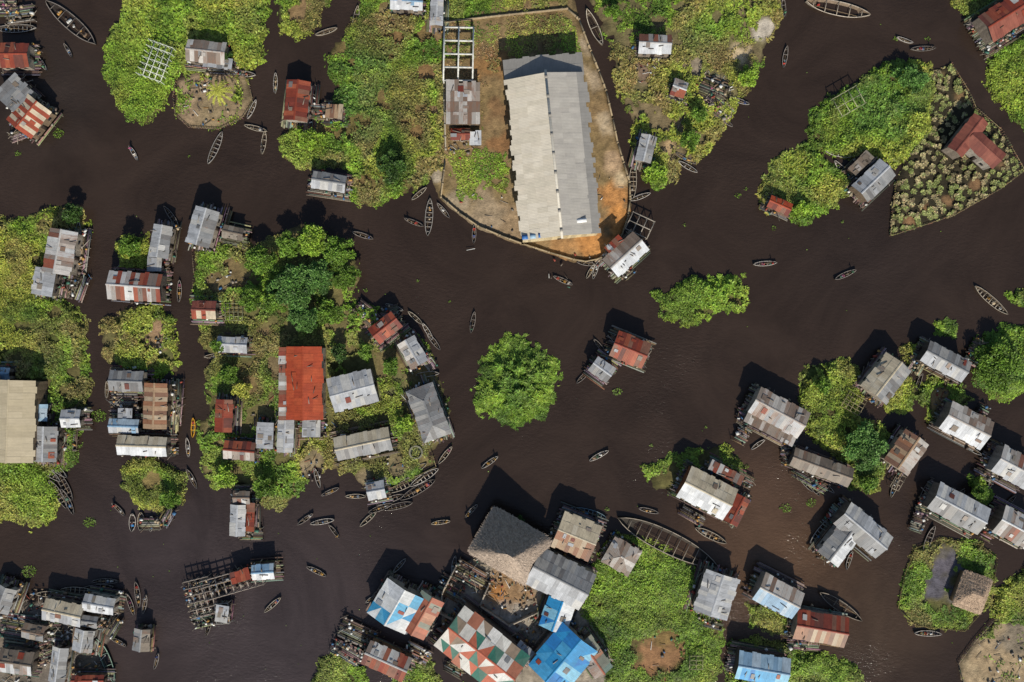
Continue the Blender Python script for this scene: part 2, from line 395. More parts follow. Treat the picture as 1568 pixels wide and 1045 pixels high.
H('painted_roof_house',606,928,62,66,60,'patchb','patchb',tri=True,pw=3.0,h=4.2,rise=1.4)
H('painted_roof_house',647,942,66,40,60,'patcho','patcho',pw=1.2,h=3.8)
H('painted_roof_house',738,997,128,80,-38,'patch','patch',tri=True,pw=2.6,h=4.6,rise=1.8)
H('painted_roof_house',853,942,48,44,70,'bright','white',tri=True,pw=2.2,h=4,rise=1)
H('painted_roof_house',862,1008,84,72,50,'bright','bright',tri=True,pw=2.6,h=4.6,rise=1.6)
H('painted_roof_house',908,1006,60,34,-55,'patcho','mixlight',pw=1.2,h=4)
H('stilt_shed',800,1000,30,26,-40,'light','grey',h=3.4)
H('island_house',1097,911,66,54,72,'light','light',h=4,rise=.8)
H('stilt_house',1083,755,80,52,-27,'cream','white',h=4.4,wallc=lin((130,80,50)))
H('stilt_shed',1128,781,46,24,62,'rust',h=3.4)
H('stilt_shed',1112,724,56,16,-27,'mixed',kind='mono',rise=.3,h=3.2)
H('stilt_house',1193,632,86,44,-28,'weather','mixlight',h=4.2)
H('stilt_shed',1180,655,84,22,-28,'weather',kind='mono',rise=.3,h=3.2)
H('stilt_house',1258,716,96,30,-20,'brown','brown',h=3.4)
H('stilt_house',1357,580,64,48,52,'cream','grey',h=4,rise=1.4)
H('stilt_house',1448,554,72,36,-28,'grey','light',h=4)
H('stilt_house',1480,651,72,48,-27,'weather','white',h=4,rise=1.2)
H('stilt_house',1388,693,58,44,55,'tan','weather',h=3.8)
H('stilt_house',1468,779,88,46,-28,'light','grey',h=4)
H('stilt_house',1553,715,58,46,-28,'mixed','light',h=4)
H('stilt_house',1556,808,60,46,-28,'mixlight','mixed',h=4)
H('stilt_house',1322,812,84,44,-40,'light','grey',h=4.4,rise=1.3)
H('stilt_house',1290,828,74,38,52,'grey','white',h=4)
H('stilt_house',1192,913,68,46,-27,'weather','blue',h=4)
H('stilt_house',1257,962,80,46,-10,'rust','tan',h=3.6)
H('stilt_house',1168,1024,80,44,-10,'blue','bright',h=4)
H('stilt_house',1540,26,74,46,32,'rust','redroof',h=4)
H('island_house',1482,208,66,28,52,'redroof','redroof',h=4,stilt=False,deck=0,floor=.4,patches=False)
H('island_house',1508,228,60,30,-42,'redroof','redroof',h=4.1,stilt=False,deck=0,floor=.4,patches=False)
H('stilt_house',1338,277,60,36,44,'light','grey',h=4)
H('stilt_shed',1318,250,40,16,44,'brown',kind='mono',rise=.3,h=3)
H('stilt_house',592,1012,70,40,-24,'mixed','rust',h=3.6)
H('stilt_shed',1194,315,36,20,-24,'orange','rust',h=2.8)
H('island_house',1003,68,50,30,-3,'mixed','white',h=3.6,floor=.5)
H('island_shed',1040,136,22,26,-20,'mixlight','rust',h=2.8)
H('stilt_house',989,228,42,25,76,'light','grey',h=3.2)
H('block_house',709,158,52,66,0,'weather','grey',kind='mono',rise=.15,h=3.6,stilt=False,deck=0,floor=.3)
H('island_shed',705,206,30,18,0,'rust',h=2.6,stilt=False,deck=0,floor=.3)
H('island_shed',728,212,18,22,0,'white',kind='mono',rise=.2,h=2.6,stilt=False,deck=0,floor=.3)
H('island_house',623,3,50,26,-4,'blue','white')
H('island_shed',669,18,44,20,88,'light',h=3)
H('stilt_house',217,980,34,26,85,'grey','brown',h=2.6,deck=.3)
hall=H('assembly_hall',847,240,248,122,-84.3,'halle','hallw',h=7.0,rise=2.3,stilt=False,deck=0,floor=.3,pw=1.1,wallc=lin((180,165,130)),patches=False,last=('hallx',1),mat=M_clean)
mb=MB(); hc=lin((196,190,176))
mb.box((0,0,9.42),(37,.55,.1),hc)
for i in range(9): mb.box((-17+i*4.2,0,9.5),(.8,.6,.12),lin((140,136,128)))
mb.box((14.9,4.7,8.45),(.9,2.2,.06),lin((235,235,232)))
for i in range(4): mb.box((17.2,-8+i*1.8,7.65+i*.27),(1.0,1.3,.07),lin((60,110,170)) if i%2==0 else lin((150,180,200)))
mb.build('ridge_cap_and_skylights',[M_clean],hall)
H('hall_annex',832,104,122,36,5.2,'hallx',kind='mono',rise=.5,h=5.6,stilt=False,deck=0,floor=.3,patches=False,pw=1.4,mat=M_clean)
# ---------------------------------------------------------------- thatch
def thatch(name,px,py,L,D,ang,h,rise,col,flat=.35,seed=1,floor=.8):
    r=random.Random(seed); x,y=W(px,py,h); k=S*(1-h/CH); L*=k;D*=k
    E=empty(name,x,y,0,math.radians(ang)); EXCL.append((x,y,L/2,D/2,math.radians(ang)))
    nu,nv=72,20; V=[];C=[]
    for j in range(nv+1):
        t=j/nv
        for i in range(nu):
            a=2*math.pi*(i+.5)/nu; c,s=math.cos(a),math.sin(a)
            p=14; q=(abs(c)**p+abs(s)**p)**(-1/p)*.5
            rx=c*q*L*(flat*(1-t)*0.9+t); ry=s*q*D*t
            zz=h+rise*(1-t)**1.1+.16*((t*6)%1)+r.uniform(-.08,.08)
            V.append((rx*(1+r.uniform(-.015,.015)),ry*(1+r.uniform(-.015,.015)),zz))
            f=r.uniform(.85,1.12)*(1 if (t*6)%1<.8 else .8); C.append(tuple(v*f for v in col))
    F=[];
    for j in range(nv):
        for i in range(nu):
            F.append((j*nu+i,(j+1)*nu+i,(j+1)*nu+(i+1)%nu,j*nu+(i+1)%nu))
    raw_mesh('thatch_roof',V,[i for f in F for i in f],[4*i for i in range(len(F))],C,[M_thatch],None,E)
    n=int(L*D*18); mbv=[];cc=[]
    for i in range(n):
        a=r.random()*6.283; t=math.sqrt(r.random()); c,s=math.cos(a),math.sin(a); q=(abs(c)**14+abs(s)**14)**(-1/14)*.5
        P=lambda t:Vector((c*q*L*(flat*(1-t)*.9+t),s*q*D*t,h+rise*max(0,1-t)**1.1+.16))
        p0=P(t); p1=P(min(1.03,t+.06))+Vector((r.uniform(-.1,.1),r.uniform(-.1,.1),r.uniform(0,.06))); w=Vector((-s,c,0))*.05
        mbv+=[p0-w,p0+w,p1+w*.5,p1-w*.5]; f=r.uniform(.8,1.3); cc.append(tuple(v*f for v in col))
    raw_mesh('straw',[tuple(v) for v in mbv],list(range(len(mbv))),list(range(0,len(mbv),4)),cc,[M_thatch],None,E)
    mb=MB(); wc=lin((130,110,85))
    mb.box((0,0,(h+floor)/2+.1),(L*.86,D*.84,h-floor),wc); mb.build('walls',[M_wood],E)
    mb=MB(); mb.box((0,-D*.42-.04,floor+1),(1.1,.1,2),lin((45,36,30))); mb.build('door',[M_wood],E)
    return E
thatch('thatched_meeting_house',781,836,106,84,-30,4.5,8.6,lin((166,150,134)),.1,3)
H('island_shed',952,852,48,44,-30,'weather','weather',kind='hip',h=3,rise=.9,stilt=False,deck=.3,floor=.5)
thatch('thatched_granary',1489,907,48,58,-20,2.6,2.2,lin((168,146,124)),.35,5,.4)
# ---------------------------------------------------------------- islands
SPOTS=[
(945,300,24,(178,126,74)),(950,340,26,(186,130,72)),(912,378,30,(186,132,76)),(860,384,24,(160,122,80)),(940,250,20,(170,144,114)),(928,190,18,(182,164,136)),(912,120,18,(170,152,126)),(900,70,14,(170,154,130)),(955,275,14,(188,168,134)),
(770,340,40,(148,126,98)),(735,330,36,(152,134,108)),(700,310,24,(156,140,114)),(765,220,18,(134,98,64)),(750,100,30,(140,104,64)),(760,170,18,(124,96,66)),(840,50,30,(98,80,52)),(668,270,12,(162,150,130)),(660,300,10,(162,150,130)),
(1130,85,16,(190,170,135)),(1170,45,18,(186,176,160)),(1020,228,12,(176,150,112)),(1090,140,26,(130,118,104)),(1070,105,20,(140,128,110)),(985,110,20,(120,100,84)),
(455,20,18,(132,108,76)),(470,5,14,(132,108,76)),(350,410,34,(108,92,62)),(330,440,24,(120,104,72)),(480,712,26,(140,124,98)),(610,715,28,(124,112,84)),(560,735,20,(130,116,90)),(420,560,20,(120,104,76)),(600,600,26,(96,98,62)),
(240,520,22,(150,124,92)),(245,500,14,(160,130,100)),(235,730,18,(128,112,70)),(1008,1003,38,(146,108,76)),(1015,970,22,(120,100,60)),(1440,610,16,(150,124,84)),(1445,865,24,(92,88,98)),(1440,900,24,(88,86,96)),
(1530,1010,50,(154,134,104)),(1560,980,30,(120,110,94)),(60,950,60,(116,106,96)),(20,980,50,(124,112,98)),(100,990,40,(104,96,88)),(780,900,40,(140,110,76)),(765,905,14,(156,108,60)),(690,930,30,(150,144,132)),(820,950,24,(150,140,124)),(770,960,30,(158,152,142)),
(1260,280,14,(150,124,70)),(1275,570,16,(110,110,60)),(600,20,30,(130,116,80)),(560,250,16,(120,118,60)),
(1492,285,10,(130,100,70)),(1390,340,10,(128,98,68)),(1447,308,9,(128,100,70)),(1470,150,9,(122,98,66)),(1415,320,7,(120,92,62)),(1530,255,8,(124,98,70)),(1440,115,8,(116,96,62)),
(650,110,30,(128,100,66)),(610,60,24,(126,100,66)),(640,200,26,(126,102,66)),(380,585,26,(130,110,74)),(410,520,20,(134,112,78)),(330,560,14,(120,104,70))]
BARE=[(325,152,40),(1130,85,9),(1170,45,14),(1090,140,26),(1020,228,10),(455,25,11),(335,432,16),(355,405,9),(480,714,20),(612,716,14),(560,735,18),(420,555,10),(240,520,14),(245,500,10),(235,732,9),(1008,1003,36),(1445,858,21),(1442,885,24),(1432,910,20),(1440,608,13),(660,40,10),(648,60,8),(668,275,10),(590,640,9),(500,640,8),(590,15,8),(1400,600,6),(960,70,6),(1065,100,8),(1185,120,4),
(1492,285,8),(1390,340,8),(1447,308,7),(1470,150,6),(985,110,9),(655,115,12),(612,62,9),(640,205,9),(382,590,12),(600,600,8),(515,560,6),(100,600,8),(88,520,8),(600,90,6),(665,170,7),(60,400,6),(30,500,6)]
def soil_col(x,y,base,green):
    n=fbm(x*.12,y*.12,1); n2=fbm(x*.8,y*.8,4)
    b=np.array(lin(base)); g=np.array(lin((74,88,36))); C=b[None]*(.65+.7*n2[:,None])
    m=sstep(.35,.65,n)[:,None]*green; C=C*(1-m)+g[None]*m*(.7+.6*n2[:,None])
    px=x/S+784; py=522.5-y/S
    for sx,sy,sr,sc in SPOTS:
        d=np.hypot(px-sx,py-sy)+ (fbm(px*.06,py*.06,8)-.5)*sr*1.6
        w=(1-sstep(sr*.5,sr*1.3,d))[:,None]*.9
        C=C*(1-w)+np.array(lin(sc))[None]*w*(.7+.6*n2[:,None])
    return C
def island_d(x,y,P,rag): return sdist(x,y,P)+(fbm(x*.35,y*.35,2)-.5)*rag*2+(vnoise(x*1.1,y*1.1,5)-.5)*rag*1.1
def ground(name,poly,base=(92,82,56),green=.8,rag=.9,top=.4):
    P=[W(*p) for p in poly]; A=np.array(P); st=.6
    xs=np.arange(A[:,0].min()-3,A[:,0].max()+3,st); ys=np.arange(A[:,1].min()-3,A[:,1].max()+3,st)
    X,Y=np.meshgrid(xs,ys); x=X.ravel();y=Y.ravel(); d=island_d(x,y,P,rag)
    z=np.clip(d*.45,-.7,top)+(d>0)*(fbm(x*.5,y*.5,6)-.5)*.2
    C=soil_col(x,y,base,green); wet=(1-sstep(0,1.2,d))[:,None]; C=C*(1-.5*wet)
    nx,ny=len(xs),len(ys); ii=np.arange(nx*ny).reshape(ny,nx)
    q=np.stack([ii[:-1,:-1],ii[:-1,1:],ii[1:,1:],ii[1:,:-1]],-1).reshape(-1,4)
    keep=(d[q].max(1)>-1.6); q=q[keep]
    used=np.unique(q); remap=-np.ones(nx*ny,int); remap[used]=np.arange(len(used))
    q=remap[q]; V=np.c_[x,y,z][used]
    raw_mesh(name,V,q.ravel(),np.arange(len(q))*4,C[used],[M_soil],smooth=True)
def excl_mask(x,y,pad=0):
    m=np.ones(x.shape,bool)
    for ex,ey,hl,hd,a in EXCL:
        dx=x-ex;dy=y-ey; u=dx*math.cos(a)+dy*math.sin(a); v=-dx*math.sin(a)+dy*math.cos(a)
        m&=~((abs(u)<hl+pad)&(abs(v)<hd+pad))
    px=x/S+784; py=522.5-y/S
    nz=(fbm(px*.08,py*.08,8)-.5)
    for bx,by,br in BARE: m&=(np.hypot(px-bx,py-by)+nz*br*1.2>br)
    return m
G={k:np.array(v) for k,v in dict(dark=(.04,.085,.014),mid=(.105,.19,.02),bright=(.21,.33,.032),yel=(.34,.35,.055),brn=(.24,.15,.075),tan=(.38,.32,.16),blu=(.085,.18,.035)).items()}
TINT=[(625,150,50,'brn',.4),(640,200,34,'brn',.45),(590,60,44,'brn',.4),(1262,290,24,'yel',.8),(1215,250,26,'yel',.5),(560,170,50,'blu',.6),(570,120,40,'blu',.5),(450,440,42,'blu',.75),(1070,60,50,'blu',.4),(1340,170,50,'blu',.6),(1395,140,34,'blu',.6),(790,570,50,'blu',.3),(1325,685,40,'blu',.7),(1530,560,50,'blu',.5),(60,560,50,'brn',.25),(90,500,40,'brn',.3),(990,130,40,'brn',.45),(1105,90,40,'brn',.4),(380,590,40,'brn',.35),(410,520,40,'brn',.35),(600,265,30,'dark',.7),(730,262,50,'bright',.25),(60,760,40,'bright',.7),(330,80,60,'yel',.25),(230,120,60,'bright',.8),(210,40,50,'bright',.5),(575,255,20,'yel',.6),(740,95,40,'brn',.6),(840,30,50,'brn',.4),(460,225,40,'bright',.7),(1550,130,50,'bright',.6),(1080,460,70,'bright',.4),(980,880,60,'bright',.5),(350,730,60,'bright',.5),(40,420,60,'yel',.3),(1120,20,60,'bright',.4)]
def leafcols(x,y,idr,yel,brn):
    n1=fbm(x*.07,y*.07,20); n2=fbm(x*.3,y*.3,30,4); n3=fbm(x*.15,y*.15,40,4)
    t=np.clip((n2-.28)*2.3,0,1)[:,None]
    C=G['mid']*(1-t)+G['bright']*t
    t=(sstep(.48,.66,n1)*yel)[:,None]; C=C*(1-t)+G['yel']*t
    t=(sstep(.5,.64,n3)*brn)[:,None]; C=C*(1-t)+G['brn']*t
    t=((1-sstep(.3,.42,n3))*.6)[:,None]; C=C*(1-t)+G['dark']*t
    px=x/S+784; py=522.5-y/S
    for a,b,r_,k,s_ in TINT:
        w=((1-sstep(r_*.5,r_*1.2,np.hypot(px-a,py-b)+(n2-.5)*r_))*s_)[:,None]; C=C*(1-w)+G[k]*w
    C=C*(.78+.44*idr[:,None])
    return C
def leafmesh(name,P,d,l,w,C,parent=None,mat=None,roll=.6):
    up=np.array([0,0,1.]); s=np.cross(d,up); s/=np.linalg.norm(s,axis=1)[:,None]+1e-6
    roll=rng.uniform(-roll,roll,len(P))[:,None]; n=np.cross(s,d); s=s*np.cos(roll)+n*np.sin(roll)
    l=l[:,None];w=w[:,None]
    V=np.stack([P-d*l*.35,P+d*l*.1+s*w,P+d*l*.65,P+d*l*.1-s*w],1).reshape(-1,3)
    return raw_mesh(name,V,np.arange(len(V)),np.arange(0,len(V),4),C,[mat or M_leaf],None,parent)
def veg(name,poly,hmax=2.2,dens=26,cell=1.4,yel=.6,brn=.3,rag=1.1,over=.5,gap=.0,tuft=False,lw=(.6,.13),edge=1.4,base=.35,da=.3):
    P=[W(*p) for p in poly]; A=np.array(P); x0,y0=A.min(0)-2; x1,y1=A.max(0)+2
    n=int((x1-x0)*(y1-y0)*dens); x=rng.uniform(x0,x1,n); y=rng.uniform(y0,y1,n)
    d=island_d(x,y,P,rag); m=(d>-over)&excl_mask(x,y,.1); x=x[m];y=y[m];d=d[m]
    if gap>0:
        g=fbm(x*.3,y*.3,50,4)>gap*.6+.05; x=x[g];y=y[g];d=d[g]
    def hf(x,y,d):
        wd,vx,vy,idr=worley(x,y,cell); dome=np.clip(1-(wd*1.25)**2,0,1)
        big=fbm(x*.26,y*.26,60,4); mix=sstep(.4,.6,fbm(x*.09,y*.09,71)); dd=da*(.4+.9*mix)
        return wd,vx,vy,idr,hmax*sstep(-over,edge,d)*(.25+.75*sstep(.28,.72,big))*((1-dd)+dd*dome*(.6+.4*idr)),mix
    wd,vx,vy,idr,h,mix=hf(x,y,d)
    if tuft:
        k=wd<.36; x,y,d,wd,vx,vy,idr,h,mix=[q[k] for q in(x,y,d,wd,vx,vy,idr,h,mix)]
    n=len(x); u=rng.random(n)**.6; z=base*np.clip(d+.5,0.1,1)+h*(.6+.45*u)
    ang=np.arctan2(vy,vx)+rng.normal(0,.8,n); el=rng.uniform(-.3,.6,n)
    dr=np.c_[np.cos(ang)*np.cos(el),np.sin(ang)*np.cos(el),np.sin(el)]
    sz=rng.uniform(.5,1.2,n)*(.75+.5*mix)
    if tuft:
        C=G['tan'][None]*(.5+.7*idr[:,None])*np.ones((n,1)); t=(fbm(x*.4,y*.4,3)>.5)[:,None]*.45; C=C*(1-t)+G['mid']*t*1.3
    else: C=leafcols(x,y,idr,yel,brn)
    C=C*rng.uniform(.55,1.5,n)[:,None]; C=C*(1+rng.normal(0,.07,(n,3)))
    ob=leafmesh(name,np.c_[x,y,z],dr,lw[0]*sz,lw[1]*sz,np.clip(C,0,.6),roll=.5)
    if not tuft:
        st=.7; xs=np.arange(x0,x1,st); ys=np.arange(y0,y1,st); X,Y=np.meshgrid(xs,ys); gx=X.ravel(); gy=Y.ravel()
        gd=island_d(gx,gy,P,rag); mk=excl_mask(gx,gy,.3)&(gd>-.1)
        if gap>0: mk&=fbm(gx*.3,gy*.3,50,4)>gap*.6+.08
        _,_,_,gi,gh,_=hf(gx,gy,gd); gz=np.where(mk,.2+gh*.6,-.3)
        nx,ny=len(xs),len(ys); ii=np.arange(nx*ny).reshape(ny,nx)
        q=np.stack([ii[:-1,:-1],ii[:-1,1:],ii[1:,1:],ii[1:,:-1]],-1).reshape(-1,4); q=q[mk[q].all(1)]
        if len(q):
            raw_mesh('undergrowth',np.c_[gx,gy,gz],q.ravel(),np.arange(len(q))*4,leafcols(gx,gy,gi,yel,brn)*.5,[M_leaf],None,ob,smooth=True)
    return ob
ISL=dict(
A=[(195,-12),(185,25),(165,60),(160,110),(175,150),(200,185),(225,188),(250,165),(262,132),(278,112),(300,108),(355,110),(385,107),(402,90),(405,50),(412,20),(404,-12)],
A2=[(270,122),(300,110),(345,108),(378,112),(387,155),(372,180),(335,198),(290,195),(268,175)],
B=[(427,-12),(510,-12),(497,20),(480,45),(455,62),(435,50),(422,30)],
C1=[(556,-12),(545,25),(522,60),(500,85),(500,110),(515,135),(512,160),(480,185),(445,195),(430,215),(440,240),(465,262),(500,255),(542,262),(533,290),(545,315),(580,312),(620,295),(650,280),(684,262),(684,-12)],
C2=[(655,-12),(878,-12),(888,30),(905,80),(928,140),(947,220),(966,280),(966,330),(942,385),(915,400),(880,402),(800,377),(730,350),(672,305),(655,260)],
D=[(900,-12),(915,30),(935,60),(938,80),(950,130),(965,180),(970,235),(985,270),(1010,290),(1035,270),(1040,238),(1070,245),(1092,225),(1105,200),(1130,152),(1150,130),(1165,100),(1172,70),(1190,40),(1202,-12)],
E=[(1425,100),(1400,92),(1370,95),(1340,105),(1310,130),(1270,150),(1240,180),(1240,210),(1265,235),(1310,245),(1340,230),(1370,255),(1390,240),(1425,200),(1430,150)],
F=[(1420,112),(1455,98),(1480,140),(1490,165),(1530,200),(1568,262),(1530,290),(1460,330),(1400,350),(1362,362),(1365,320),(1370,280),(1388,235),(1418,190)],
Gg=[(1200,235),(1230,222),(1260,240),(1290,265),(1300,290),(1275,315),(1240,340),(1215,340),(1195,325),(1170,320),(1162,290),(1180,260)],
H1=[(1590,40),(1540,70),(1515,95),(1508,130),(1525,155),(1550,185),(1590,200)],
H2=[(1450,-15),(1520,-15),(1515,20),(1490,28),(1465,10)],
I=[(1005,450),(1022,452),(1040,438),(1060,428),(1082,430),(1100,424),(1135,425),(1143,445),(1135,470),(1100,476),(1070,486),(1050,498),(1030,492),(1015,485)],
J=[(775,517),(800,520),(830,540),(855,565),(850,600),(832,635),(800,650),(765,645),(735,622),(727,600),(740,560),(755,530)],
K=[(-20,335),(45,335),(78,318),(125,318),(135,345),(90,352),(75,380),(70,400),(58,450),(100,460),(130,490),(130,540),(140,590),(125,640),(118,700),(95,725),(-20,720)],
K2=[(-20,700),(45,700),(78,730),(92,770),(80,795),(50,805),(20,797),(-20,800)],
L=[(180,368),(225,358),(232,395),(225,415),(182,414)],
M=[(165,490),(200,470),(240,465),(265,490),(272,530),(272,570),(230,580),(190,570),(160,540),(155,510)],
N=[(300,385),(345,365),(390,375),(435,355),(480,345),(515,365),(545,400),(550,430),(535,460),(560,470),(600,480),(640,515),(665,560),(680,610),(690,660),(660,690),(667,712),(620,735),(590,748),(555,745),(540,720),(500,720),(482,715),(455,760),(430,785),(395,775),(375,745),(330,745),(312,715),(310,690),(300,660),(320,630),(315,580),(325,550),(305,520),(308,490),(295,460),(300,420)],
O=[(195,705),(235,700),(285,730),(285,770),(250,785),(210,775),(190,745)],
P=[(905,870),(940,818),(1000,830),(1050,860),(1080,890),(1105,960),(1095,1060),(925,1060),(925,980),(885,945)],
Q=[(1225,568),(1300,550),(1325,580),(1310,640),(1350,652),(1360,700),(1340,755),(1300,748),(1280,700),(1240,665),(1225,620)],
R1=[(1490,525),(1540,500),(1590,508),(1590,600),(1530,615),(1495,585)],
R2=[(1400,600),(1430,575),(1470,590),(1490,612),(1450,640),(1425,640)],
R3=[(1345,600),(1385,570),(1402,600),(1395,628),(1360,632)],
R4=[(1380,535),(1410,525),(1418,545),(1395,560)],
S_=[(1400,840),(1440,825),(1500,835),(1525,855),(1515,920),(1475,965),(1400,955),(1375,930),(1385,880)],
T1=[(1590,862),(1550,885),(1525,920),(1518,945),(1590,965)],
T2=[(1590,950),(1520,950),(1490,985),(1468,1015),(1480,1060),(1590,1060)],
U1=[(1215,1005),(1270,1000),(1310,1020),(1325,1060),(1210,1060)],
U2=[(1145,925),(1200,925),(1210,960),(1185,972),(1150,955)],
U3=[(1125,985),(1160,975),(1215,990),(1215,1060),(1110,1060)],
V1=[(610,1000),(650,990),(680,1060),(600,1060)],
V2=[(490,1010),(520,1000),(560,1030),(560,1060),(475,1060)],
Wd=[(985,715),(1050,690),(1110,682),(1145,715),(1120,740),(1060,745),(1040,760),(1000,745)],
X1=[(1540,452),(1590,440),(1590,475),(1555,470)],X2=[(1437,497),(1460,497),(1458,512),(1438,510)],
Y=[(-20,940),(60,915),(120,930),(170,950),(165,1000),(150,1060),(-20,1060)],
Z=[(722,855),(800,850),(905,905),(930,990),(930,1060),(800,1060),(675,990),(678,925),(690,885)],
Wf=[(1478,730),(1505,735),(1518,765),(1500,775)],
)
bases=dict(A2=(142,122,96),C2=(132,110,78),F=(50,45,31),Y=(102,94,85),Z=(148,138,122),T2=(152,134,106),N=(116,104,68),M=(118,102,72),C1=(116,98,62),D=(118,104,76))
for k,p in ISL.items():
    ground('island_ground',p,bases.get(k,(94,88,52)),{'A2':.2,'C2':.15,'F':.0,'Y':.1,'Z':0,'T2':.1,'N':.45,'D':.35,'C1':.35}.get(k,.8),.35 if k in('A2','C2','F','Z','S_') else 1.2, .5 if k=='C2' else .4)
v=lambda k,**a: veg('marsh_vegetation',ISL[k],**a)
v('A',hmax=1.5,yel=.8,gap=.2); v('A2',dens=8,hmax=1.0,gap=.7); v('B',hmax=1.2,brn=.6,gap=.35)
v('C1',hmax=1.6,brn=.65,gap=.45,yel=.7); v('D',hmax=1.4,brn=.6,gap=.58,yel=.7)
v('E',hmax=1.9,gap=.2); veg('dry_grass_tufts',ISL['F'],hmax=.8,tuft=True,dens=70,cell=1.5,rag=.4,over=0,lw=(.45,.11))
v('Gg',hmax=1.6,yel=.9,gap=.3); v('H1',hmax=1.6); v('H2',hmax=1.2,gap=.6); v('I',hmax=2.2,yel=.3,brn=0,dens=34,da=.6,cell=1.9,rag=1.5,gap=.35)
veg('papyrus_islet',ISL['J'],hmax=4.4,edge=6,dens=50,cell=1.7,yel=.3,brn=.05,lw=(.85,.11),da=.65,rag=1.5)
v('K',hmax=1.6,brn=.6,yel=.8,gap=.42); v('K2',hmax=1.5); v('L',hmax=1.8,brn=.1); v('M',hmax=1.4,brn=.65,gap=.56)
v('N',hmax=1.5,brn=.5,yel=.7,gap=.66); v('O',hmax=1.4,yel=.8,gap=.5); v('P',hmax=1.1,brn=.15,yel=.7,edge=3,dens=30,gap=.2)
v('Q',hmax=1.7,gap=.45,yel=.5); v('R1',hmax=2.4,edge=3,brn=0,da=.5); v('R2',hmax=1.6,gap=.55); v('R3',hmax=1.5); v('R4',hmax=1.4)
v('S_',hmax=.7,brn=.6,gap=.4); v('T1',hmax=1.3); v('T2',dens=4,hmax=.6,gap=.8); v('U1',hmax=1.5); v('U2',hmax=1.1,yel=.9); v('U3',hmax=1.4,gap=.45)
v('V1',hmax=1.4); v('V2',hmax=1.5,gap=.5); v('Wd',hmax=1.4,gap=.72,brn=.1); v('X1',hmax=1.2); v('X2',hmax=1); v('Wf',hmax=2)
veg('lawn',[(688,228),(740,222),(776,240),(776,285),(760,303),(700,300),(684,270)],hmax=.3,dens=30,cell=1.2,lw=(.4,.1),edge=1,base=.5,brn=.3,gap=.35,rag=2.0)
veg('lawn',[(680,36),(770,25),(770,90),(765,130),(742,140),(735,230),(682,230),(680,130)],hmax=.4,dens=16,cell=1.2,lw=(.4,.1),gap=.55,brn=.9,base=.5)
veg('lawn',[(770,24),(868,18),(884,40),(888,84),(772,92)],hmax=.4,dens=20,cell=1.2,lw=(.4,.1),gap=.4,brn=.6,base=.5)
v2=veg('marsh_vegetation',[(684,-12),(876,-12),(870,14),(684,34)],hmax=1.4,base=.5,gap=.3)
# ---------------------------------------------------------------- trees
def tree(name,px,py,rpx,ht,col='mid',seed=0,dn=1.0):
    r=random.Random(seed*77+px); x,y=W(px,py,ht*.7); Rr=rpx*S
    E=empty(name,x,y,0); mb=MB(); bc=lin((96,80,64))
    top=(r.uniform(-.3,.3),r.uniform(-.3,.3),ht*.45); mb.rod((0,0,-.2),top,.1+Rr*.05,bc,.06+Rr*.035,8)
    K=[]; nc=int(11+Rr*4); sx,sy=r.uniform(.8,1.15),r.uniform(.8,1.15)
    for i in range(nc):
        a=i*2.399+r.uniform(-.5,.5); q=math.sqrt((i+.5)/nc)*r.uniform(.65,.98); c=Vector((math.cos(a)*q*Rr*sx,math.sin(a)*q*Rr*sy,ht*(.6+.32*(1-q*q)+r.uniform(-.14,.1))))
        K.append((c,Rr*r.uniform(.13,.3),r.uniform(.6,1.35)))
        if i%2==0:
            mid=Vector(top)*.5+c*.5+Vector((0,0,-.3)); mb.rod(top,mid,.09,bc,.06,5); mb.rod(mid,c,.06,bc,.02,5)
    mb.build('trunk_and_limbs',[M_wood],E)
    Ps=[];Ds=[];Cs=[]
    for c,kr,b in K:
        n=int(kr*kr*150*dn)+40; u=rng.normal(size=(n,3)); u/=np.linalg.norm(u,axis=1)[:,None]; u[:,2]=np.abs(u[:,2])*1.1-.25*(rng.random(n))
        rad=kr*rng.uniform(.5,1.3,n)[:,None]; Ps.append(np.array(c)[None]+u*rad*np.array([1,1,.75])); dd=u*np.array([1,1,.4])+rng.normal(0,.5,(n,3)); dd/=np.linalg.norm(dd,axis=1)[:,None]; Ds.append(dd)
        Cs.append(G[col][None]*b*rng.uniform(.55,1.45,n)[:,None]*(1+rng.normal(0,.05,(n,3))))
    Ps=np.concatenate(Ps);Ds=np.concatenate(Ds);Cs=np.clip(np.concatenate(Cs),0,.6); n=len(Ps)
    leafmesh('crown',Ps,Ds,rng.uniform(.35,.7,n),rng.uniform(.1,.17,n),Cs,E)
for i,t in enumerate([(400,398,22,5,'mid'),(445,378,20,5,'mid'),(480,368,26,6,'bright'),(518,388,24,5.5,'mid'),(528,425,20,5,'mid'),(450,440,36,5,'blu'),(490,425,26,5.5,'blu'),(420,465,18,4.5,'mid'),(385,460,18,4.5,'mid'),(465,490,24,5,'blu'),(500,480,18,4.5,'mid'),
 (200,378,18,4.5,'mid'),(1325,685,34,4.5,'blu'),(1530,560,38,4.5,'mid'),(1395,120,22,4,'blu'),(1260,590,14,3.5,'mid'),(345,730,18,3.5,'bright'),(405,745,18,3.5,'mid'),(350,575,16,4,'mid'),(370,595,14,3.5,'yel'),(1055,215,14,4,'mid'),(1145,118,15,4,'bright'),(600,255,22,4.5,'dark'),(475,215,20,3.5,'bright'),(110,328,14,4.5,'dark'),(1005,268,18,4,'bright'),(600,560,14,4,'mid'),(620,650,13,3.5,'bright'),(335,530,12,4,'mid'),(520,540,14,4,'dark'),(560,540,13,4,'mid'),(1500,755,14,4,'mid'),(260,765,16,3.5,'mid'),(795,800,9,4,'dark'),(1230,320,14,3.5,'bright'),(345,90,10,3.5,'dark'),(1070,175,14,4,'mid'),(940,20,12,4,'mid'),(1330,740,14,3.5,'mid')]):
    tree('broadleaf_tree',*t,seed=i)
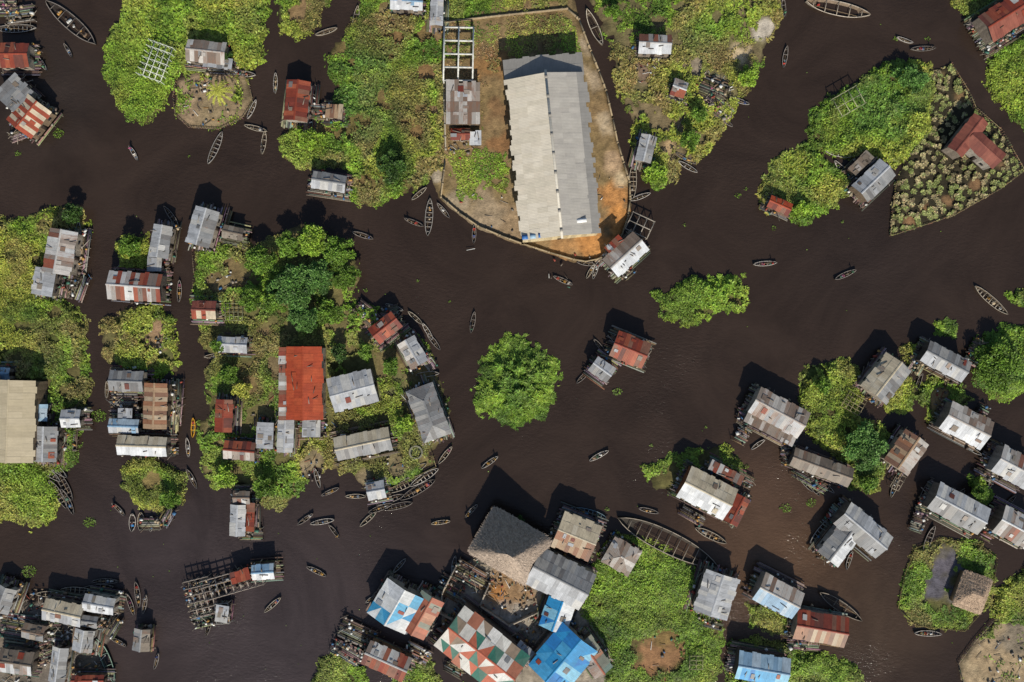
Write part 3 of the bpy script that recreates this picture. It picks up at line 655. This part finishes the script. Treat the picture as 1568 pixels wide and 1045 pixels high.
def palm(px,py,h,n=13,ln=2.8):
    x,y=W(px,py,h); E=empty('palm_tree',x,y,0); mb=MB(); p=Vector((0,0,0))
    for i in range(8):
        q=Vector((.05*i*i*.1,0,h*(i+1)/8)); mb.rod(p,q,.2-.01*i,lin((120,105,85)),.19-.01*i,8); p=q
    mb.build('trunk',[M_wood],E); Ps=[];Ds=[]
    for k in range(n):
        a=k*2.399
        for j in range(16):
            t=j/15; rr=ln*t; z=h+.5*math.sin(t*2)-1.3*t*t; c=np.array([math.cos(a)*rr+p[0],math.sin(a)*rr,z])
            for s in(1,-1):
                b=a+s*.9; d=np.array([math.cos(b),math.sin(b),-.25]); Ps.append(c);Ds.append(d/np.linalg.norm(d))
    n=len(Ps); leafmesh('fronds',np.array(Ps),np.array(Ds),np.full(n,.8),np.full(n,.1),np.array(G['yel'])[None]*rng.uniform(.8,1.4,n)[:,None],E)
palm(332,140,5.5)
# ---------------------------------------------------------------- people
def skinmesh(name,J,Ed,sub=1):
    me=bpy.data.meshes.new(name); me.from_pydata([j[0] for j in J],Ed,[]); ob=bpy.data.objects.new(name,me); scene.collection.objects.link(ob)
    ob.modifiers.new('s','SKIN'); ob.modifiers.new('u','SUBSURF').levels=sub
    for i,j in enumerate(J): me.skin_vertices[0].data[i].radius=(j[1],j[1])
    me.skin_vertices[0].data[0].use_root=True
    bpy.context.view_layer.update(); dg=bpy.context.evaluated_depsgraph_get()
    out=bpy.data.meshes.new_from_object(ob.evaluated_get(dg)); bpy.data.objects.remove(ob); return out
m,nt,b=nmat('clothing'); oi=N(nt,'ShaderNodeObjectInfo'); nt.links.new(oi.outputs['Color'],b.inputs['Base Color']); b.inputs['Roughness'].default_value=.9; M_clo=m
m,nt,b=nmat('skin'); b.inputs['Base Color'].default_value=(.07,.035,.02,1); b.inputs['Roughness'].default_value=.6; M_skin=m
m,nt,b=nmat('hair'); b.inputs['Base Color'].default_value=(.01,.008,.007,1); M_hair=m
def person_mesh(kind):
    if kind=='sit': pel=(0,0,.22); ch=(.08,0,.62); kn=[(.42,s*.16,.5) for s in(1,-1)]; an=[(.62,s*.14,.08) for s in(1,-1)]; toe=[(.78,s*.15,.06) for s in(1,-1)]
    else: pel=(0,0,.9); ch=(.02,0,1.32); kn=[(.06,s*.14,.48) for s in(1,-1)]; an=[(0,s*.16,.07) for s in(1,-1)]; toe=[(.16,s*.18,.04) for s in(1,-1)]
    z=ch[2]; J=[(pel,.15),((ch[0]*.5,0,(pel[2]+z)/2),.14),(ch,.15),((ch[0],0,z+.16),.06),((ch[0]+.03,0,z+.28),.1),((ch[0]+.03,0,z+.4),.085)]
    Ed=[(0,1),(1,2),(2,3),(3,4),(4,5)]
    for i,s in enumerate((1,-1)):
        b=len(J); J+=[((0,s*.12,pel[2]-.02),.1),(kn[i],.07),(an[i],.045),(toe[i],.035)]; Ed+=[(0,b),(b,b+1),(b+1,b+2),(b+2,b+3)]
        b=len(J); el=(ch[0]+.12,s*.3,z-.18); wr=(ch[0]+.36,s*.24,z-.2); hd=(ch[0]+.43,s*.23,z-.2)
        J+=[((ch[0],s*.2,z+.06),.065),(el,.048),(wr,.032),(hd,.034)]; Ed+=[(2,b),(b,b+1),(b+1,b+2),(b+2,b+3)]
        for f in range(4):
            c=len(J); o=(f-1.5)*.02; J+=[((hd[0]+.05,hd[1]+o,hd[2]),.009),((hd[0]+.075+.008*(f in(1,2)),hd[1]+o,hd[2]-.03),.008)]; Ed+=[(b+3,c),(c,c+1)]
        c=len(J); J+=[((hd[0]-.01,hd[1]-s*.05,hd[2]+.01),.01)]; Ed+=[(b+3,c)]
    me=skinmesh('person_'+kind,J,Ed)
    for mm in(M_clo,M_skin,M_hair): me.materials.append(mm)
    for p in me.polygons:
        c=p.center; p.use_smooth=True
        if c.z>z+.14: p.material_index=2 if (c.z>z+.36 or c.x<ch[0]-.01) else 1
        elif abs(c.y)>.2 and c.x>ch[0]+.1 and c.z>z-.3: p.material_index=1
        elif c.z<pel[2]-.5 or (kind=='sit' and c.x>.55): p.material_index=1
    return me
PM={k:person_mesh(k) for k in('sit','stand')}
cloth=[lin(c) for c in[(190,60,50),(60,90,150),(220,215,205),(200,150,50),(60,60,70),(70,120,90),(150,70,110),(230,180,90),(120,110,100)]]
def person(name,x,y,z,a,kind,r):
    o=bpy.data.objects.new(name,PM[kind]); o.location=(x,y,z); o.rotation_euler[2]=a; scene.collection.objects.link(o); o.color=(*r.choice(cloth),1); return o
# ---------------------------------------------------------------- boats
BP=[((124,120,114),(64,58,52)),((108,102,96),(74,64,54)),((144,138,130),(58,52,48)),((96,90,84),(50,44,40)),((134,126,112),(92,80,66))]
def boat(px,py,L,ang,ppl=0,name='wooden_canoe',wr=.2,cols=None,cargo=None,big=False):
    r=random.Random(int(px*13+py*5)); x,y=W(px,py,.3); L=L*S; a=math.radians(ang)+r.choice((0,math.pi))
    Wd=L*wr*.5; E=empty(name,x,y,0,a); mb=MB(); n=16
    co,ci=cols or r.choice(BP); co=lin(co);ci=lin(ci)
    sec=[]
    dpt=.45 if not big else .9
    for i in range(n+1):
        t=i/n*2-1; w=Wd*(max(0,1-abs(t)**2.3))**.8+.03; sh=.28+dpt*.35+.35*abs(t)**3*(1.6 if big else 1); xx=t*L/2
        bz=-.15+.4*abs(t)**4; th=min(.09+.07*big,w*.5)
        sec.append([(xx,0,bz-.1),(xx,w*.7,bz),(xx,w,sh),(xx,w-th,sh+.01),(xx,(w-th)*.72,bz+.09),(xx,0,bz+.06)])
    for i in range(n):
        A,B=sec[i],sec[i+1]
        for k in range(5):
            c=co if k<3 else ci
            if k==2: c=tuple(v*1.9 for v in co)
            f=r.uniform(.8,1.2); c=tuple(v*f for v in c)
            for s in(1,-1):
                q=[A[k],B[k],B[k+1],A[k+1]]; q=[(p[0],p[1]*s,p[2]) for p in q]; mb.face(q if s<0 else q[::-1],c)
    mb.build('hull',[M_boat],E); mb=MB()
    nt_=max(3,int(L/(1.1 if not big else 2.6)))
    for i in range(nt_):
        t=-.75+1.5*i/(nt_-1); w=Wd*(1-abs(t)**2.3)**.8; mb.box((t*L/2,0,.3+(.35 if big else 0)),(.18 if not big else .14,2*w*.97,.05),tuple(v*1.3 for v in co))
    mb.build('thwarts',[M_boat],E)
    if cargo or r.random()<.45:
        mb=MB()
        for i in range(r.randrange(2,6) if not big else 10):
            t=r.uniform(-.55,.55)
            if r.random()<.6: mb.rod((t*L/2,r.uniform(-.3,.3)*Wd,.05),(t*L/2,r.uniform(-.3,.3)*Wd,.42),.16,r.choice(clut),.26,9)
            else: mb.box((t*L/2,0,.25),(r.uniform(.4,1),Wd*r.uniform(.6,1.1),.35),cargo and lin(cargo) or r.choice(clut),r.uniform(-.2,.2))
        mb.build('cargo',[M_cloth],E)
    mb=MB(); ln=L*r.uniform(.5,.8); mb.rod((-ln/2,r.uniform(-.3,.3)*Wd,.42),(ln/2,r.uniform(-.5,.5)*Wd,.5),.035,lin((150,130,100)),n=5); mb.build('punting_pole',[M_wood],E)
    ca,sa=math.cos(a),math.sin(a)
    for i in range(ppl):
        t=[-.62,.1,.5,-.2,.7][i]*L/2; st=(i==0 and r.random()<.5)
        person('boat_paddler' if i==0 else 'boat_passenger',x+ca*t,y+sa*t,-.02,a,'stand' if st else 'sit',r)
B=boat
for t in [(105,78,24,-60,2),(25,44,62,2),(64,97,28,-55,1),(205,235,26,-60,2),(330,227,54,66,0),(404,219,36,82,1),(392,197,36,-15,1),(386,168,32,65),(422,128,32,88),(500,49,35,18),(545,30,42,80),(368,113,48,-6),(556,361,34,-18,1),(634,341,32,-22,2),(657,333,58,86),(679,323,30,-50),(726,359,30,88,2),(642,297,30,40),(862,430,33,-24,3),(724,494,34,80,1),(898,404,30,-8),(912,414,30,72),(904,416,26,60),(969,278,56,88),(1202,88,34,80,1),(1171,404,36,4,3),(1294,421,36,24,2),(1413,75,38,2,2),(1385,62,26,-20),(1200,12,30,-85,1),(1284,236,42,-12),(1291,262,42,-48),(1050,243,36,-28),(1053,256,34,-30),(1046,190,44,58),(1132,155,32,-20,1),(1110,185,30,-40),(750,708,32,36,2),(917,698,34,28,2),(722,782,28,46,1),(675,800,30,8,3),(485,875,34,-26,2),(418,926,34,42,1),(468,795,30,36,2),(494,799,38,10,1),(512,814,26,-52,1),(506,753,30,24,2),(486,732,32,-75),(564,795,34,42,1),(610,775,46,14),(598,765,46,20),(640,750,62,30,1),(622,741,62,26),(650,731,52,32),(632,722,50,30),(682,697,34,52,1),(545,760,32,0),(583,778,40,20),(288,685,30,-85,1),(294,733,34,-62),(275,446,34,88,2),(263,332,38,-55),(274,632,30,88),(182,780,28,-45,1),(164,597,26,88),(98,742,56,-60),(90,757,52,-58),(104,768,44,-64),(72,722,52,-35),(84,716,50,-38),(612,866,30,48,1),(590,901,52,36),(573,915,30,30),(695,865,30,80,1),(993,782,32,-14),(1088,820,54,-26),(1300,858,30,72,1),(1420,970,42,-2,2),(1422,826,46,68),(1417,752,42,62),(1370,745,36,68),(1160,681,26,36),(1244,746,34,-52),(1233,740,34,-50),(211,910,40,-82,3),(182,983,28,-28,2),(240,1012,26,76,1),(320,958,34,76,1),(304,945,40,-70),(312,930,36,85),(78,910,44,-2),(122,905,56,-6,1),(150,900,50,4),(918,530,28,-50),(893,577,30,45),(655,573,36,4),(664,523,34,-52),(636,487,30,-42),(604,471,30,-20,1),(328,545,30,8),(655,508,30,-58),(162,890,40,0),(200,925,36,-70,2),(222,925,30,80,1),(170,950,36,40),(1265,745,30,-40),(1407,585,28,70),(1490,690,28,-30),(1525,690,26,60),(700,880,26,70),(265,600,36,88),(262,660,36,84),(980,302,34,20),(112,640,34,88),(120,360,40,86),(128,375,36,88),(60,930,30,20),(1545,770,30,50),(1520,735,30,60)]:
    B(*t)
B(296,655,30,88,1,cols=((190,140,40),(150,100,40)))
B(110,36,100,-41,0,'large_cargo_boat',.22,big=True); B(910,43,60,-66,0,'large_cargo_boat',.22,big=True)
B(1282,14,100,-12,1,'large_cargo_boat',.22,((140,130,115),(110,95,78)),big=True); B(1517,460,66,-41,2,'large_cargo_boat',.18)
B(1022,830,170,-26,0,'large_cargo_boat',.2,((112,104,92),(56,50,42)),big=True); B(897,786,64,-12,2,'market_boat',.22,((90,110,120),(70,80,84)),cargo=(90,150,190))
B(1266,804,76,46,0,'large_cargo_boat',.16); B(1286,928,78,-34,0,'large_cargo_boat',.2,((100,92,82),(64,58,50)),big=True); B(163,1010,72,-68,0,'large_cargo_boat',.2,((100,120,105),(64,70,62)),big=True)
for t in[(203,800,28,88),(216,798,28,88),(232,802,24,86)]: B(*t,0,'moored_boat',.36,cargo=(40,120,180))
# ---------------------------------------------------------------- jetties, frames, fences
def jetty(name,px,py,L,D,ang,z=.9,clutter=.7,roofs=0,holes=.07):
    r=random.Random(int(px*3+py)); x,y=W(px,py,z); L*=S;D*=S; E=empty(name,x,y,0,math.radians(ang)); mb=MB(); yy=-D/2
    while yy<D/2:
        w=r.uniform(.22,.4)
        if r.random()>holes: mb.box((r.uniform(-.3,.3),yy,z-.05+r.uniform(0,.03)),(L*r.uniform(.88,1.03),w-.05,.06),tuple(v*r.uniform(.6,1.1) for v in r.choice(woods)),r.uniform(-.015,.015))
        yy+=w
    nx=max(1,int(L/2));ny=max(1,int(D/2))
    for i in range(nx+1):
        for j in range(ny+1):
            xx=-L/2+L*i/nx;y_=-D/2+D*j/ny; mb.rod((xx,y_,-1.2),(xx+r.uniform(-.2,.2),y_+r.uniform(-.2,.2),z+r.uniform(-.1,1.0)),.08,r.choice(woods),.06,6)
    mb.build('planks_and_posts',[M_wood],E)
    mb=MB()
    for i in range(int(L*D*clutter)):
        xx=r.uniform(-L/2,L/2);y_=r.uniform(-D/2,D/2);c=r.choice(clut)
        if r.random()<.5: mb.box((xx,y_,z+.2),(r.uniform(.2,.9),r.uniform(.2,.7),r.uniform(.2,.6)),c,r.random()*3)
        elif r.random()<.5: mb.rod((xx,y_,z),(xx,y_,z+.35),.15,c,.28,8)
        else:
            b=r.random()*6.28;l=r.uniform(.6,1.6); mb.rod((xx-math.cos(b)*l,y_-math.sin(b)*l,z+.1),(xx+math.cos(b)*l,y_+math.sin(b)*l,z+.35),.06,r.choice(woods),n=5)
    if mb.f: mb.build('stacked_goods',[M_cloth],E)
    if r.random()<.7 and clutter>.3: person('villager',x,y,z,r.random()*6,'stand',r)
for t in[(122,385,70,26,82),(120,440,40,24,70),(95,440,30,30,80),(560,480,40,26,-40),(598,478,24,20,10),(650,545,50,16,-55),(655,600,60,10,-70),(270,615,70,18,86),(190,612,44,34,0),(493,172,34,24,-5),(345,110,60,12,-4),(1098,165,50,30,-40),(1088,138,52,42,-22,.9,.5),(545,977,60,46,-25,.9,.6),(530,1000,50,20,-30),(375,760,40,24,0),(385,818,34,20,0),(1405,560,30,20,60),(1495,540,24,40,-30),(1240,735,60,16,-30),(1130,730,50,18,-28),(1060,790,40,16,-30),(1530,64,60,22,32),(1320,295,30,30,44),(108,665,50,20,86),(70,965,50,30,0),(60,1000,40,40,20),(110,920,50,14,-8),(172,960,30,20,60),(30,960,60,40,-10),(690,900,40,30,-30),(720,880,50,30,-30,1.2,.6),(1205,690,16,24,0),(1230,985,50,20,-5),(1085,955,46,12,-15),(960,415,20,20,40),(35,205,40,14,20),(30,22,44,26,8),(10,10,30,30,0),(1410,790,20,50,-20),(1520,805,20,50,-28),(1520,720,16,40,-28),(1500,640,16,40,-28),(1140,660,20,40,-28),(255,790,30,22,60),(230,803,30,16,0),(640,1000,40,24,-28),(700,1020,30,30,-30)]:
    jetty('wooden_jetty',*t)
def frame(name,px,py,L,D,ang,nx,ny,z,col,th=.2,posts=True,mat=None,z0=-1.2,skip=0):
    r=random.Random(int(px+py)); x,y=W(px,py,z); L*=S;D*=S; E=empty(name,x,y,0,math.radians(ang)); mb=MB(); c=lin(col)
    for i in range(nx+1):
        if r.random()>=skip: mb.box((-L/2+L*i/nx,0,z),(th,D+th,th),c)
    for j in range(ny+1):
        if r.random()>=skip: mb.box((0,-D/2+D*j/ny,z+.01),(L+th,th*.98,th*.97),c)
    mb.build('beams',[mat or M_wood],E); mb=MB()
    for i in range(nx+1):
        for j in range(ny+1): mb.rod((-L/2+L*i/nx,-D/2+D*j/ny,z0),(-L/2+L*i/nx,-D/2+D*j/ny,z+(.5 if posts else 0)),th*.45,c,n=6)
    mb.build('posts',[mat or M_wood],E)
frame('unfinished_concrete_frame',702,83,80,44,89,4,2,3.0,(205,205,196),.32,False,M_conc,.2)
frame('trellis_frame',237,93,54,38,70,6,4,3.0,(190,195,182),.14,skip=.12)
frame('stilt_frame',980,345,36,28,-25,3,2,2.0,(150,142,130),.2)
frame('unfinished_stilt_house',355,893,92,30,16,8,3,2.3,(140,130,120),.22,skip=.1)
frame('unfinished_stilt_house',306,915,38,56,14,4,5,2.2,(134,124,114),.22,skip=.1)
frame('drying_rack',358,478,26,26,0,4,4,1.6,(130,130,100),.1); frame('drying_rack',1308,618,26,30,60,4,4,1.8,(140,130,100),.1)
frame('drying_rack',1300,155,40,30,30,3,2,2.6,(150,150,120),.13); frame('drying_rack',1066,1015,20,20,0,2,3,1.6,(150,145,110),.1)
frame('stilt_frame',340,940,20,30,5,2,3,2.4,(150,146,138),.18); frame('stilt_frame',1375,738,24,14,60,3,2,1.4,(130,120,105),.14)
H('stilt_shed',340,940,26,20,82,'light',kind='mono',rise=.2,h=3.0,deck=.2,floor=.8)
H('stilt_shed',368,882,30,18,16,'rust',kind='mono',rise=.2,h=2.9,deck=.2,floor=.8)
jetty('wooden_jetty',335,895,110,24,16,.8,1.1,0,.5); jetty('wooden_jetty',305,925,34,70,14,.8,1.1,0,.45)
def fence(name,pts,h=.8,z=.2,col=(120,104,84),sp=.55,th=.07,solid=False):
    r=random.Random(int(pts[0][0])); mb=MB(); P=[W(*p) for p in pts]; c=lin(col)
    for (ax,ay),(bx,by) in zip(P,P[1:]):
        l=math.hypot(bx-ax,by-ay); n=max(1,int(l/sp)); a=math.atan2(by-ay,bx-ax)
        if solid:
            mb.box(((ax+bx)/2,(ay+by)/2,z+h/2-.3),(l+.2,.24,h+.6),c,a); mb.box(((ax+bx)/2,(ay+by)/2,z+h+.04),(l+.24,.3,.08),tuple(v*1.1 for v in c),a)
            for i in range(0,n+1,5): mb.box((ax+(bx-ax)*i/n,ay+(by-ay)*i/n,z+h/2),(.42,.42,h+.3),c,a)
        else:
            for i in range(n):
                x=ax+(bx-ax)*i/n+r.uniform(-.08,.08); y=ay+(by-ay)*i/n+r.uniform(-.08,.08)
                mb.rod((x,y,-.8),(x+r.uniform(-.06,.06),y+r.uniform(-.06,.06),z+h*r.uniform(.7,1.15)),th,tuple(v*r.uniform(.6,1.3) for v in c),th*.8,5)
            mb.box(((ax+bx)/2,(ay+by)/2,z+h*.6),(l,.08,.1),c,a)
    mb.build(name,[M_conc if solid else M_wood])
fence('perimeter_wall',[(684,36),(780,25),(868,16),(886,32),(904,80),(916,110),(927,140),(937,182),(945,220),(954,250),(963,280),(964,306),(961,332),(952,360),(938,384),(926,393),(912,398),(896,401),(878,398),(840,387),(800,374),(765,361),(732,347),(702,326),(676,303),(682,250)],.8,.3,(150,134,106),.6,solid=True)
fence('perimeter_wall',[(683,230),(680,130),(680,36)],.9,.3,(150,142,124),solid=True)
fence('wooden_fence',[(271,122),(266,150),(270,177),(290,196),(336,199),(372,182),(388,158),(380,112)],.7)
fence('wooden_fence',[(1455,98),(1481,140),(1492,165),(1532,200),(1567,262),(1530,290),(1460,330),(1400,350),(1362,362),(1365,320),(1372,275)],.7,col=(140,124,90))
fence('wooden_fence',[(555,747),(592,750),(622,737),(668,714),(661,690),(640,700),(600,715)],.7,col=(150,134,100))
fence('wooden_fence',[(1400,839),(1440,824),(1500,834),(1526,855),(1516,920),(1476,966),(1400,957),(1374,931),(1384,880),(1400,839)],.4,col=(120,110,70))
fence('wooden_fence',[(1590,948),(1520,948),(1488,985),(1466,1015),(1478,1060)],.7,col=(150,134,110))
fence('wooden_fence',[(295,380),(298,420),(294,460),(306,490)],.5); fence('wooden_fence',[(500,655),(596,655),(610,700),(640,690)],.8,col=(140,125,95))
fence('courtyard_wall',[(700,862),(678,905),(676,935),(720,960),(790,995)],1.6,.5,(150,140,125),solid=True)
fence('courtyard_wall',[(750,890),(735,925),(780,955),(822,935)],1.2,.5,(160,150,135),solid=True)
x,y=W(637,693,1); E=empty('water_cistern',x,y,0); mb=MB()
for i in range(20):
    a0=2*math.pi*i/20;a1=2*math.pi*(i+1)/20
    p=lambda r_,a,z:(r_*math.cos(a),r_*math.sin(a),z)
    c=lin((130,128,110)); mb.face([p(1.6,a0,0),p(1.6,a1,0),p(1.6,a1,1.3),p(1.6,a0,1.3)],c); mb.face([p(1.6,a0,1.3),p(1.6,a1,1.3),p(1.25,a1,1.3),p(1.25,a0,1.3)],c); mb.face([p(1.25,a0,1.3),p(1.25,a1,1.3),p(1.25,a1,.7),p(1.25,a0,.7)],c)
mb.build('ring_wall',[M_conc],E); mb=MB(); mb.face([p(1.25,2*math.pi*i/20,.9) for i in range(20)],lin((20,40,38))); mb.build('stored_water',[M_cloth],E)
def debris(name,px,py,r_,n,z=.5):
    r=random.Random(int(px)); mb=MB(); x,y=W(px,py)
    for i in range(n):
        a=r.random()*6.28; q=r_*S*math.sqrt(r.random()); c=r.choice(clut+woods); xx=x+math.cos(a)*q; yy=y+math.sin(a)*q
        if r.random()<.5: mb.box((xx,yy,z+.1),(r.uniform(.2,.8),r.uniform(.15,.5),r.uniform(.1,.5)),c,r.random()*3)
        else:
            b=r.random()*6.28;l=r.uniform(.3,1.1); mb.rod((xx-math.cos(b)*l,yy-math.sin(b)*l,z),(xx+math.cos(b)*l,yy+math.sin(b)*l,z+.15),.06,c,n=5)
    mb.build(name,[M_cloth])
for t in[(325,155,40,60),(710,225,24,40),(480,712,24,25),(600,640,40,50),(780,920,50,130),(60,960,60,240),(120,1000,40,120),(20,1030,40,80),(740,880,30,70),(820,960,30,60),(1090,140,30,60),(350,430,40,40),(500,640,30,40),(1530,1010,40,30),(610,715,30,30),(665,210,20,25),(860,385,60,14),(930,300,30,8),(1440,610,18,20),(240,520,24,25),(1010,1000,30,10),(420,640,40,40),(985,110,20,20),(110,420,30,40),(740,340,50,12)]:
    debris('yard_debris',*t)
Ps=[];Ds=[];r=random.Random(5)
sp=[(90,205,9),(28,235,5),(152,637,12),(138,800,10),(45,875,12),(945,600,7),(1202,778,9),(1242,770,8),(640,430,2.5),(688,462,2.5),(1130,300,5),(1142,290,3),(1080,655,2.5),(997,682,3),(1185,350,4),(1290,340,3),(430,880,5),(560,445,3),(930,780,4),(290,240,2.5),(1370,60,5),(1560,455,8),(305,330,3),(1048,345,3),(1420,60,4)]+[(r.uniform(0,1568),r.uniform(0,1045),r.uniform(.5,1.0)) for _ in range(90)]
for a,b,q in sp:
    x,y=W(a,b)
    for i in range(int(q*q*.9)+(2 if q>1 else 1)):
        t=r.random()*6.28; rr=q*S*math.sqrt(r.random()); Ps.append((x+math.cos(t)*rr,y+math.sin(t)*rr*.8,.06+r.random()*.2)); u=r.random()*6.28; Ds.append((math.cos(u)*.95,math.sin(u)*.95,.3))
n=len(Ps); leafmesh('floating_water_hyacinth',np.array(Ps),np.array(Ds),rng.uniform(.2,.45,n),rng.uniform(.08,.15,n),(G['mid']*.7+G['bright']*.3)[None]*rng.uniform(.4,1.1,n)[:,None])
# ---------------------------------------------------------------- water sheet
cx=np.concatenate([[-3000,-1000,-300],np.arange(-150,151,3.0),[300,1000,3000]]); cy=np.concatenate([[-3000,-1000,-250],np.arange(-110,111,3.0),[250,1000,3000]])
X,Y=np.meshgrid(cx,cy); x=X.ravel();y=Y.ravel(); px=x/S+784;py=522.5-y/S
C=np.array(lin((50,40,34)))[None]*np.ones((len(x),1))
for a,b,r_,c,s_ in[(1190,860,230,(86,66,50),.85),(1150,760,120,(78,60,48),.6),(1240,640,120,(64,52,42),.5),(450,1000,420,(62,55,56),.85),(250,850,250,(58,51,52),.6),(60,140,150,(46,42,39),.5),(1350,960,150,(70,56,44),.7),(1330,380,200,(44,37,34),.5),(330,620,120,(50,42,34),.6),(600,400,200,(52,41,35),.5)]:  # grey-violet spots at lower left: sky sheen painted into the water colour
    w=((1-sstep(0,1,np.hypot(px-a,py-b)/r_))*s_)[:,None]; C=C*(1-w)+np.array(lin(c))*w
nx,ny=len(cx),len(cy); ii=np.arange(nx*ny).reshape(ny,nx); q=np.stack([ii[:-1,:-1],ii[:-1,1:],ii[1:,1:],ii[1:,:-1]],-1).reshape(-1,4)
raw_mesh('water',np.c_[x,y,np.zeros(len(x))],q.ravel(),np.arange(len(q))*4,C,[M_water])
# ---------------------------------------------------------------- light and camera
el=math.radians(37); dirv=Vector((-.17,1,0)).normalized()
sd=Vector((dirv.x*math.cos(el),dirv.y*math.cos(el),-math.sin(el)))
L_=bpy.data.lights.new('sun','SUN'); L_.energy=5.0; L_.angle=math.radians(.5); L_.color=(1,.93,.82)
so=bpy.data.objects.new('sun',L_); so.rotation_euler=sd.to_track_quat('-Z','Y').to_euler(); so.location=(0,0,120); scene.collection.objects.link(so)
w=bpy.data.worlds.new('World'); scene.world=w; w.use_nodes=True; nt=w.node_tree
sk=nt.nodes.new('ShaderNodeTexSky'); sk.sky_type='NISHITA'; sk.sun_disc=False; sk.sun_elevation=el; sk.sun_rotation=math.atan2(-dirv.x,-dirv.y)
nt.links.new(sk.outputs[0],nt.nodes['Background'].inputs[0]); nt.nodes['Background'].inputs[1].default_value=.1
cam=bpy.data.cameras.new('camera'); cam.sensor_width=36; cam.lens=36*CH/(1568*S); cam.clip_end=8000
co=bpy.data.objects.new('camera',cam); co.location=(0,0,CH); scene.collection.objects.link(co); scene.camera=co
scene.view_settings.view_transform='Standard'; scene.view_settings.look='None'; scene.view_settings.exposure=0
print('objs',len(scene.objects),'polys',sum(len(o.data.polygons) for o in scene.objects if o.type=='MESH'))
